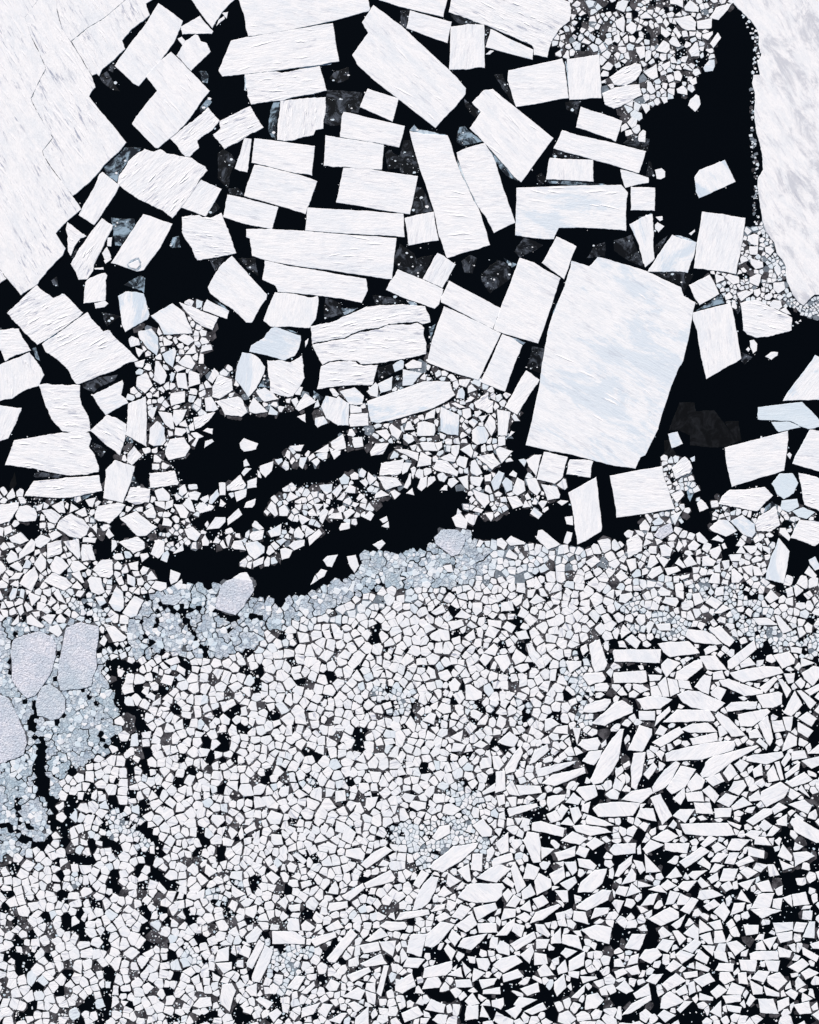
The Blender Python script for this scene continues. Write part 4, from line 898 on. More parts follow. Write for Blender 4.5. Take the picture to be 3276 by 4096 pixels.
w 60|730,2017 756,1988 768,2007 781,2050 761,2045
w 60|2461,3574 2475,3543 2515,3548 2501,3586
w 40|2532,2754 2532,2734 2570,2740 2599,2759 2561,2773
w 0|2958,2656 2996,2628 3024,2659 2965,2672
w 20|1881,1907 1935,1910 1919,1948 1885,1936
w 20|2977,3339 3003,3320 3051,3325 3017,3358
w -20|2641,3543 2670,3517 2708,3543 2665,3562
w 60|2618,2906 2627,2868 2677,2825 2682,2844
b 20|1276,1941 1330,1936 1328,1964 1304,1979 1283,1955
w -30|2589,2269 2599,2221 2618,2221 2634,2250 2603,2273
w 40|2499,3876 2551,3860 2563,3893 2527,3900
w 20|2999,1032 3051,1049 3053,1070 3022,1077 3003,1056
w 60|3010,3077 3046,3053 3051,3101 3017,3111
w 60|1809,2778 1847,2761 1859,2792 1838,2818
w 30|926,3577 928,3539 983,3577 943,3591
w -10|2751,3501 2770,3484 2829,3481 2779,3520
w 80|2504,2240 2542,2233 2546,2273 2523,2288
b 0|2504,105 2527,86 2547,102 2544,124 2527,138 2506,124
w 40|1204,3700 1223,3681 1261,3710 1242,3724 1209,3722
w 20|3086,3234 3117,3210 3150,3229 3096,3258
w 60|2228,3872 2261,3838 2271,3886 2233,3898
w 60|1916,2637 1933,2613 1971,2628 1942,2666
w 60|1621,2896 1643,2863 1664,2896 1657,2932
w 30|2228,3244 2247,3215 2275,3234 2247,3277
w 60|2059,2530 2104,2521 2118,2554 2076,2559
w 40|1890,3900 1895,3872 1942,3891 1890,3929
w 0|2622,2499 2680,2492 2684,2523 2637,2523
w 60|2504,3586 2527,3531 2565,3567
w 60|1340,3325 1345,3282 1380,3294 1371,3334
w 20|782,2040 809,2009 820,2014 847,2040 809,2052
w 60|3089,3629 3093,3596 3131,3591 3122,3638
w 30|819,3491 826,3453 871,3486 838,3508
w 40|2951,3534 3024,3512 2989,3562
w 50|2832,3691 2882,3679 2891,3715 2860,3719
w 60|1069,2036 1085,2005 1104,2021 1112,2059 1100,2067
w 50|1950,2478 2007,2483 2004,2514 1954,2502
w 0|1805,3006 1814,2970 1862,2980 1847,3006
w 0|2340,2247 2380,2224 2401,2245 2366,2271
b 60|3234,2240 3260,2226 3284,2273 3260,2283 3241,2259
w -30|2734,2245 2760,2219 2789,2257 2746,2269
w 60|2532,3439 2570,3448 2582,3481 2561,3498
w -30|2242,3814 2261,3791 2309,3805 2266,3833
w 60|1840,1798 1881,1776 1894,1807 1885,1831
w 40|2601,2749 2630,2742 2649,2785 2606,2785
w 90|2542,190 2579,185 2581,228 2561,238 2546,209
w -40|3139,3096 3200,3046 3196,3077 3143,3115
w 40|3053,3943 3117,3971 3117,3986 3065,3981
w -50|1276,2055 1299,2031 1315,2045 1290,2097 1278,2083
w 30|781,2029 800,2009 845,2040 800,2054
w 40|2164,3386 2218,3396 2166,3439
b 20|1571,1460 1604,1439 1616,1446 1613,1474 1580,1489
w 20|3077,1215 3093,1201 3122,1203 3129,1227 3115,1241 3079,1225
w 60|1985,2901 1997,2858 2026,2877 2023,2896 2009,2916
w 60|1318,3555 1342,3522 1356,3553 1352,3577 1311,3572
w 60|114,2383 119,2369 164,2388 128,2426
w 40|1600,3234 1619,3234 1638,3272 1619,3284 1600,3282
w -10|2658,2273 2708,2265 2722,2283 2670,2303
w 20|2851,2690 2889,2682 2901,2716 2852,2719
w 25|1502,1726 1547,1717 1563,1741 1547,1762
w -20|1747,3581 1776,3543 1809,3572 1776,3589
w 60|1881,2844 1895,2837 1933,2854 1914,2882 1885,2868
w 60|3105,3282 3148,3256 3148,3305 3108,3298
w 0|2116,2409 2147,2376 2183,2402 2137,2418
w 30|1116,2031 1138,2017 1157,2045 1150,2064 1119,2064
w -10|1114,3172 1123,3149 1157,3144 1154,3179 1128,3189
w -30|3217,2763 3276,2735 3307,2744 3241,2782
w 20|2461,2302 2485,2278 2515,2309 2480,2328
w 60|831,1520 857,1472 878,1493 850,1534
w 30|2064,3667 2099,3648 2128,3667 2104,3691
w 20|2787,2012 2803,1997 2822,2012 2834,2033 2798,2048
w 20|2620,680 2646,673 2661,687 2660,709 2644,718 2627,716
w 60|2009,2511 2028,2485 2064,2504 2047,2533
w 40|3208,3676 3212,3643 3250,3643 3246,3681
w -30|1724,2449 1769,2416 1785,2447 1743,2461
w 30|2846,3386 2870,3367 2905,3391 2860,3413
w 60|2057,2668 2076,2659 2111,2654 2118,2673 2085,2692
w 60|1961,3762 1966,3748 1992,3750 1990,3795 1957,3791
w 40|3034,3305 3055,3277 3091,3303 3060,3325
w 60|3051,3760 3108,3745 3079,3800
w 60|1831,1912 1873,1902 1873,1960 1859,1950
w 40|1819,2468 1847,2438 1888,2464 1866,2476
w 30|1607,3187 1619,3172 1664,3182 1645,3210 1624,3208
w -30|2508,3862 2523,3824 2556,3814 2551,3852
w 20|2993,3191 3034,3160 3046,3201 2998,3206
w 0|3134,2694 3179,2692 3174,2730 3153,2735
w 80|3098,3049 3117,3044 3136,3118 3122,3122
w 20|2782,3876 2784,3845 2841,3874 2832,3888
w 40|2903,4019 2967,4028 2960,4052 2913,4043
w 60|3217,2292 3236,2264 3267,2302 3260,2321
w 20|2751,2183 2775,2159 2799,2183 2784,2202 2756,2202
w 60|2789,3453 2813,3429 2844,3458 2837,3479
w 40|1785,3634 1790,3598 1828,3610 1819,3631 1800,3648
b 60|1600,1864 1619,1850 1647,1853 1629,1888 1610,1898
w 50|2701,3967 2741,3936 2753,3971 2718,3983
s 20|1757,1833 1800,1814 1826,1831 1819,1848 1781,1843
w 0|754,1971 780,1964 804,1974 790,2002 761,1998
w -10|990,1926 1028,1910 1027,1950 990,1955
w 0|2630,2366 2646,2347 2682,2364 2680,2383 2641,2383
w -30|2706,4038 2737,4005 2770,4005 2722,4052
w 20|166,2468 190,2457 224,2459 205,2499
w 30|2784,2136 2798,2128 2832,2164 2822,2178 2789,2164
w 30|3153,3187 3160,3153 3205,3177 3169,3201
w 60|3181,3924 3193,3905 3224,3938 3184,3962
w 80|1805,1784 1838,1779 1835,1812 1824,1831 1805,1812
w 20|1988,2157 2007,2152 2030,2176 2016,2200 1988,2183
w 60|2042,3377 2052,3358 2085,3358 2090,3372 2061,3401
w 40|656,2644 709,2625 721,2649 685,2663
w 60|1790,3900 1843,3867 1852,3910
w 60|2542,2478 2556,2457 2580,2459 2582,2487 2561,2504
w 0|2815,2599 2837,2583 2865,2583 2872,2597 2822,2621
w 40|1740,3669 1781,3648 1805,3667 1757,3688
w 60|1176,2128 1195,2107 1219,2140 1209,2155 1178,2150
w 20|2732,3891 2789,3883 2791,3905 2741,3914
w 60|2882,3543 2917,3522 2934,3553 2903,3567
w 30|3120,2112 3141,2112 3162,2150 3155,2164 3117,2131
b 20|2558,2102 2580,2078 2601,2107 2594,2124 2561,2121
w 90|876,1931 902,1931 902,1981 878,1981
w 40|699,1741 702,1710 740,1715 747,1726 728,1745
w 60|214,2373 233,2354 266,2416 233,2402
w 60|1985,3182 2019,3179 2021,3215 1995,3227
w 80|2753,3933 2777,3924 2784,3967 2756,3981
w 0|2456,3886 2494,3872 2511,3891 2466,3914
b -60|836,2014 840,1988 871,1957 878,1983 848,2017
w 60|1109,3610 1142,3584 1154,3605 1142,3638
w 20|3139,3971 3165,3955 3193,3971 3179,4000
w 10|2972,2183 3029,2183 3024,2207 3001,2217
w 20|2321,3905 2385,3905 2390,3914 2332,3933
w -40|2839,176 2870,131 2884,152 2853,194
w 60|2076,3634 2118,3600 2128,3650
w 60|2684,3700 2744,3657 2722,3705 2706,3717
w 60|2009,3577 2033,3553 2052,3577 2028,3610
w 40|2620,2935 2641,2899 2670,2916 2651,2944
b 90|509,2295 542,2312 540,2350 511,2335
b 70|1850,1638 1881,1634 1885,1665 1866,1679 1850,1665
g 0|1356,1914 1378,1895 1399,1912 1392,1936 1366,1938
w 60|2290,2911 2324,2911 2309,2980
w 50|1461,3957 1466,3933 1502,3933 1502,3971
w 20|2482,2521 2494,2497 2523,2528 2485,2554
w -30|1928,3168 1983,3130 1981,3163 1933,3179
w -20|1154,3634 1157,3619 1202,3615 1200,3643 1166,3646
w 30|2675,166 2689,148 2706,152 2724,185 2713,190 2682,178
w 0|2858,2376 2865,2350 2896,2345 2894,2380 2865,2385
w 10|1402,1619 1447,1631 1447,1650 1402,1653
s -10|1311,2074 1328,2055 1364,2048 1371,2078
w 60|2948,3596 2965,3558 3003,3612
b 10|1612,1755 1614,1738 1648,1741 1659,1762 1633,1776
w 20|2680,0 2732,0 2733,33 2703,19 2681,17
w 70|2998,1363 3015,1359 3029,1377 3027,1403 3012,1415 3001,1389
w 60|2860,3805 2875,3774 2905,3774 2898,3810
w 30|1857,2549 1895,2516 1902,2554 1876,2566
w 60|2967,2269 3010,2259 3010,2307 2989,2295
w -30|195,2138 224,2121 250,2140 209,2163
w 0|2917,2219 2966,2216 2960,2245 2925,2245
w 60|2589,328 2603,328 2623,366 2603,378 2587,361
w 0|2045,2402 2092,2376 2085,2411 2064,2426
w 0|378,1213 421,1203 434,1215 419,1229 383,1235
w -60|3124,3049 3153,3004 3165,3030 3136,3068
w 60|2789,3524 2803,3508 2841,3543 2808,3553
w 30|285,2295 319,2283 338,2331 328,2333
w 60|2870,2906 2889,2901 2910,2932 2879,2951
w 20|2796,4000 2798,3971 2853,3990 2851,4002
w 40|962,3610 985,3591 1016,3600 995,3624 976,3627
w 40|1169,3420 1190,3410 1228,3443 1214,3458
w 80|2254,2171 2268,2126 2290,2131 2283,2164 2271,2178
w 60|1885,3253 1893,3227 1916,3234 1916,3272 1895,3272
w -20|2853,2454 2894,2418 2921,2435 2884,2454
b 80|1824,1593 1833,1560 1850,1550 1859,1570 1857,1596
w 30|1147,3462 1161,3448 1190,3462 1176,3491 1157,3486
w 0|1497,1995 1504,1974 1525,1960 1561,1981
w 60|2285,3990 2340,3938 2337,3967 2313,3993
w 40|2806,3781 2860,3784 2851,3824
w 30|38,2264 71,2245 93,2273 83,2288
w -40|976,3320 1019,3289 1026,3315 985,3336
w -60|2508,490 2527,469 2549,478 2544,504 2527,514
w 40|1700,1679 1705,1655 1743,1634 1738,1672
w 20|1800,2949 1852,2920 1843,2968
b 30|2121,2055 2135,2031 2170,2057 2154,2077
w 30|2021,2226 2038,2197 2071,2224 2066,2240
w -40|3065,3344 3093,3301 3120,3315 3089,3344
w -30|2837,3491 2860,3453 2898,3462 2860,3489
w -30|1600,3814 1610,3791 1633,3829 1605,3855
w 30|2592,2699 2649,2701 2639,2721 2599,2725
w 60|3024,3776 3048,3760 3065,3800 3024,3800
w 20|1790,1936 1795,1917 1816,1910 1835,1926 1805,1952
w 60|3010,2262 3036,2269 3053,2302 3017,2302
w 30|1264,2297 1285,2276 1309,2283 1299,2304 1273,2319
w 10|2996,986 3032,985 3029,1020 2999,1018
w 80|2328,3220 2363,3206 2352,3253 2325,3244
w 30|1204,3971 1257,3924 1261,3943 1228,3976
w 40|2026,3191 2066,3187 2064,3225 2047,3227
b 0|381,2388 414,2385 426,2411 400,2426
w 60|912,3325 919,3305 952,3329 928,3360
w 20|2706,357 2732,342 2749,361 2749,381 2710,373
w 60|2829,3515 2870,3489 2875,3520 2846,3534
w 30|514,2254 554,2245 552,2283 523,2278
b -60|1328,1969 1361,1936 1371,1955 1347,1990
w -30|1724,3648 1743,3619 1781,3615 1778,3636
w 20|3117,3439 3177,3467 3131,3481
w -20|1012,2247 1057,2226 1052,2254 1014,2271
w 10|1376,1969 1399,1938 1423,1950 1421,1974 1392,1971
w 20|649,2102 654,2071 675,2074 690,2090 685,2107
w 60|2694,288 2715,284 2729,304 2722,326 2699,321
w 60|3179,2730 3203,2710 3221,2728 3217,2744 3203,2756
b -50|2682,2064 2729,2043 2699,2101
w 30|3203,2630 3260,2652 3236,2659 3205,2668
w 10|1373,2050 1402,2033 1421,2048 1385,2078
w 20|1992,1748 2021,1745 2021,1781 1992,1786
w 60|2456,3867 2456,3838 2480,3833 2499,3867
w 60|716,1974 718,1950 740,1937 750,1969 728,1986
b 90|36,2388 52,2352 71,2354 62,2392 43,2402
w 20|2592,3558 2637,3539 2668,3572
w 30|1195,2055 1242,2078 1209,2101 1197,2078
w 0|1890,2982 1923,2961 1952,2977 1928,2994
w 50|2984,4014 3001,3974 3024,3995 2998,4026
w 0|1490,2178 1528,2159 1542,2174 1518,2200
w 0|2240,3296 2273,3267 2299,3301 2285,3303
w 20|1145,1998 1161,1967 1195,1988 1152,2009
w -20|300,2050 340,2029 350,2062 328,2067
w 60|2632,2235 2646,2225 2677,2240 2656,2271
w 60|2009,3524 2028,3505 2057,3534 2052,3553
w -30|976,2031 985,2009 1023,1995 1019,2019 1009,2031
w 30|1202,3529 1242,3520 1249,3539 1209,3555
s 5|333,2150 388,2152 381,2171 331,2169
p 0|1356,2112 1366,2093 1399,2093 1399,2114 1361,2123
w 0|409,1013 428,987 445,1027 419,1039
b -60|642,2240 654,2212 671,2202 678,2216 668,2250
w 0|2273,3886 2318,3886 2313,3914 2275,3905
w 20|1617,1722 1629,1688 1643,1684 1659,1719
w -20|3060,1427 3084,1408 3112,1409 3110,1422 3086,1440
w 40|1919,4067 1928,4019 1959,4071
w 60|226,2473 243,2454 266,2478 259,2492 228,2490
w 60|1468,1912 1473,1888 1506,1917 1480,1941
b 60|592,1646 614,1629 628,1631 611,1678 595,1662
w 40|3024,2968 3039,2951 3070,2980 3065,3001
w -30|1257,1810 1314,1776 1316,1803 1309,1810
w 20|740,1417 778,1375 787,1413 756,1417
w 30|2644,105 2684,136 2665,152 2644,136
b 40|1197,1864 1200,1831 1230,1829 1219,1857 1211,1876
b 0|2259,2069 2290,2064 2292,2102 2266,2097
w 0|1323,1812 1337,1800 1364,1803 1361,1819 1337,1838
w -60|1614,1950 1638,1895 1645,1893 1643,1936 1629,1956
b 0|1269,1814 1311,1811 1307,1836 1290,1841 1271,1831
w 20|590,2302 606,2283 630,2316 590,2323
b 0|2608,2088 2639,2069 2657,2086 2646,2097 2618,2102
w 40|3160,2587 3208,2594 3205,2616 3165,2609
s 60|342,2000 386,1990 371,2029 357,2026
w 80|2584,2502 2599,2483 2618,2492 2594,2540
w 70|807,2159 821,2138 838,2169 833,2183 810,2183
w 20|1452,2069 1480,2043 1497,2059 1483,2083
w 20|2592,2200 2599,2185 2626,2185 2626,2216 2599,2214
w 30|33,2319 62,2292 95,2292 76,2316
w 60|3129,3591 3165,3579 3169,3629
w 5|1157,1786 1216,1779 1204,1805 1185,1805
w 60|1847,3843 1885,3881 1862,3905
w 20|1221,2131 1228,2105 1261,2126 1223,2150
w 70|664,2009 694,1998 692,2026 661,2040
b 80|3096,1070 3110,1056 3122,1070 3124,1094 3112,1106 3098,1084
w 20|2860,1099 2896,1106 2898,1120 2865,1134
w 70|2582,209 2594,200 2606,205 2604,233 2582,250
w 40|2620,899 2630,889 2657,906 2634,931 2620,916
w 60|1712,1910 1738,1905 1743,1921 1709,1950
w 30|706,2682 713,2659 742,2678 740,2704
w 60|3205,3995 3210,3971 3250,3995 3208,4009
w 40|2562,416 2599,419 2599,440 2584,456
w 20|618,2005 659,2007 661,2036 623,2021
w -20|2808,140 2851,126 2851,138 2832,162 2810,152
w 70|2886,2245 2917,2240 2917,2269 2898,2281
w -30|3231,3015 3276,2977 3307,2973 3303,3015
w 50|2699,2254 2715,2231 2744,2269 2732,2273
w 20|697,2340 728,2316 732,2345 713,2361
w 40|2551,3550 2551,3523 2613,3543
w 30|1771,2264 1805,2257 1814,2288 1790,2288
w 10|2560,64 2584,48 2611,74 2563,76
b 0|3060,989 3079,985 3096,1004 3081,1023 3062,1008
b 30|1073,1658 1081,1624 1112,1650 1109,1662
w 30|285,2350 309,2323 331,2350 323,2359
b 80|90,2273 109,2235 127,2254 119,2273
w 0|1081,3253 1090,3244 1128,3256 1095,3277
w 40|457,2259 471,2245 490,2262 485,2278 459,2278
w 20|561,2216 590,2212 597,2226 568,2250
w 20|3203,3296 3174,3263 3184,3253 3217,3277
w 30|654,1348 692,1370 685,1379 656,1384
b 30|1871,1688 1890,1674 1912,1688 1895,1712
b 0|1399,1902 1418,1888 1435,1898 1433,1917 1406,1919
b 90|67,2430 90,2418 98,2449 83,2464
w 60|566,2768 580,2747 599,2749 590,2787
w 60|1738,1772 1769,1765 1769,1788 1752,1805
w 30|583,2787 602,2768 623,2782 618,2804
b 60|1437,1888 1447,1872 1466,1888 1456,1912 1437,1907
w 0|3005,2240 3027,2224 3051,2231 3046,2243 3010,2252
w 70|2853,2269 2879,2252 2884,2290 2860,2288
w 0|694,1470 709,1460 747,1474 709,1489
w -30|2644,262 2680,245 2680,266 2658,283
w 60|2908,3282 2965,3301 2958,3317 2917,3296
w 10|1230,2050 1252,2033 1271,2064 1238,2064
w 0|1938,2052 1973,2050 1973,2071 1964,2086
w 60|2703,2193 2715,2159 2733,2183 2713,2208
w 50|2456,147 2477,133 2482,162 2470,174 2456,166
w 20|1938,1902 1966,1895 1964,1926 1940,1926
b 60|2846,2159 2870,2140 2896,2159 2889,2169
w 60|3191,3158 3205,3139 3241,3191
w 20|278,2052 285,2012 316,2036
w 80|447,2159 466,2164 469,2183 447,2209
w 40|423,2138 435,2112 457,2143 438,2155
w -30|692,2214 732,2174 735,2202 699,2215
w -30|800,1995 833,1979 838,1998 819,2014
w 60|542,1389 578,1403 556,1429 547,1413
w 40|2691,124 2703,109 2727,143 2715,155
w 40|3015,1161 3039,1153 3043,1175 3029,1189 3017,1180
w 40|1164,1600 1188,1589 1195,1608 1183,1631
w 20|1397,1717 1409,1715 1423,1738 1414,1748 1392,1743
w 40|2944,2212 2965,2181 2984,2216
w 40|2637,233 2641,216 2665,216 2665,238 2651,247
w 20|1440,1926 1461,1912 1475,1933 1464,1950
w 10|3058,1182 3086,1170 3091,1187 3079,1200 3060,1199
w 30|2665,304 2684,297 2696,309 2694,323 2675,331
w 20|817,1793 821,1765 848,1757 856,1767
b 20|1104,2164 1133,2152 1147,2162 1123,2183
b 0|2152,2012 2166,2002 2190,2005 2171,2036
b 40|1245,1845 1269,1831 1280,1845 1266,1867
w 20|812,1724 829,1712 852,1715 850,1738
w 0|2960,1037 2967,1024 2986,1030 2993,1042 2965,1056
w -30|966,1893 981,1872 1007,1874 976,1905
b 0|3048,2183 3081,2193 3079,2219 3055,2202
w -20|2898,1184 2917,1168 2933,1189 2903,1201
w 60|45,2497 76,2459 76,2492 55,2502
w 20|1254,2014 1295,2017 1269,2045
w 5|1188,1667 1221,1655 1223,1691
w 80|902,2150 917,2136 926,2145 914,2188
w 0|2713,2307 2760,2295 2756,2309 2727,2321
w 0|430,951 449,949 445,987 430,985
w 40|718,1693 742,1679 752,1710 718,1703
w -30|1347,1998 1376,1967 1383,1979 1371,2002
w 30|2622,76 2639,64 2651,78 2649,93 2630,95
w 0|3117,1241 3141,1229 3165,1260 3146,1256
w 0|1890,2043 1904,2029 1934,2040 1926,2053
w 20|145,2024 174,2014 166,2040 147,2045
w 0|2228,2009 2242,2000 2274,2005 2247,2023
w 40|3098,3363 3117,3348 3127,3355 3117,3386
w 20|1805,1615 1821,1610 1862,1631 1838,1634
w 30|2680,231 2694,225 2710,254 2684,252
w 30|2758,328 2784,309 2788,333 2770,343
w 40|754,1703 773,1688 778,1722 761,1724
w 10|2639,388 2668,390 2670,409 2656,416
w 20|711,155 728,147 741,164 730,183
w 30|2722,247 2727,228 2753,226 2741,252
w 70|2651,90 2661,71 2677,95 2665,112
w 40|766,1781 790,1745 797,1750 780,1788
b 0|2004,2029 2023,2019 2035,2036 2014,2050
w 20|1140,1824 1150,1800 1161,1807 1159,1841
b 30|1912,1667 1950,1660 1928,1691
w 0|1518,2078 1547,2064 1552,2083 1532,2093
w 10|2727,126 2746,123 2753,147 2732,150
b 20|2035,1900 2052,1881 2068,1893 2064,1910
w 20|2090,2031 2102,2000 2123,2029
b 60|2000,1990 2023,1987 2030,2007 2004,2009
w 20|1857,1612 1881,1584 1899,1593 1885,1605
b -20|1233,1829 1252,1812 1262,1826 1238,1845
w 60|2668,2977 2684,2975 2694,2992 2675,3006
w 30|974,1845 985,1836 999,1862 976,1867
w 0|865,106 874,81 898,64 900,76
w 0|1624,1974 1650,1952 1658,1981
w 40|366,2109 388,2093 388,2136
w 0|1759,1962 1778,1941 1790,1941 1790,1962
b 0|1100,1838 1128,1833 1131,1845 1114,1860
w -60|1242,2340 1261,2300 1273,2321
w 0|1876,1998 1888,1983 1902,1998 1885,2017
w 30|2732,276 2741,257 2772,285
w 0|3055,2155 3070,2150 3080,2169 3070,2183
w 50|1847,1707 1854,1688 1873,1712 1859,1721
w 30|3160,3291 3169,3272 3184,3277 3169,3305
w 0|1525,2105 1554,2086 1556,2112
w 0|416,1042 442,1027 447,1037 423,1056
w 30|2751,259 2765,252 2782,262 2772,278
w 0|1964,2031 1978,2017 1990,2036 1971,2044
w 10|2128,2017 2140,1988 2151,2007 2145,2019
w 0|609,1584 635,1562 635,1591
w 40|752,1736 775,1755 756,1769
w 20|3105,1189 3122,1180 3135,1187 3120,1203
w 0|888,53 913,48 907,76
w 0|2622,868 2649,865 2651,880 2639,885
w 10|3037,958 3048,949 3060,958 3051,972 3039,968
w 60|2886,2178 2898,2171 2908,2193 2894,2197
w 60|936,1541 943,1520 957,1541 952,1548
b 0|2760,1833 2779,1824 2779,1845 2768,1848
w 0|1976,2059 1992,2045 2000,2057 1981,2071
w 0|3146,1819 3158,1810 3167,1819 3160,1837
w 0|376,1073 414,1070 416,1079 381,1079
w 0|1942,219 1947,214 1961,202 1976,205 1959,219
w 20|411,2492 452,2504 423,2509
w 20|2033,1748 2045,1724 2059,1729 2042,1745
w 0|2755,935 2779,918 2780,927 2765,942
w 20|1826,2059 1831,2033 1847,2048
b 40|1221,1365 1235,1353 1230,1375 1222,1391
w 0|2984,1398 2993,1389 3001,1398 2993,1408
w 0|3179,1289 3186,1285 3196,1294 3191,1297
w 0|3193,1287 3203,1278 3205,1287
w 20|1376,1658 1383,1655 1390,1662
'''
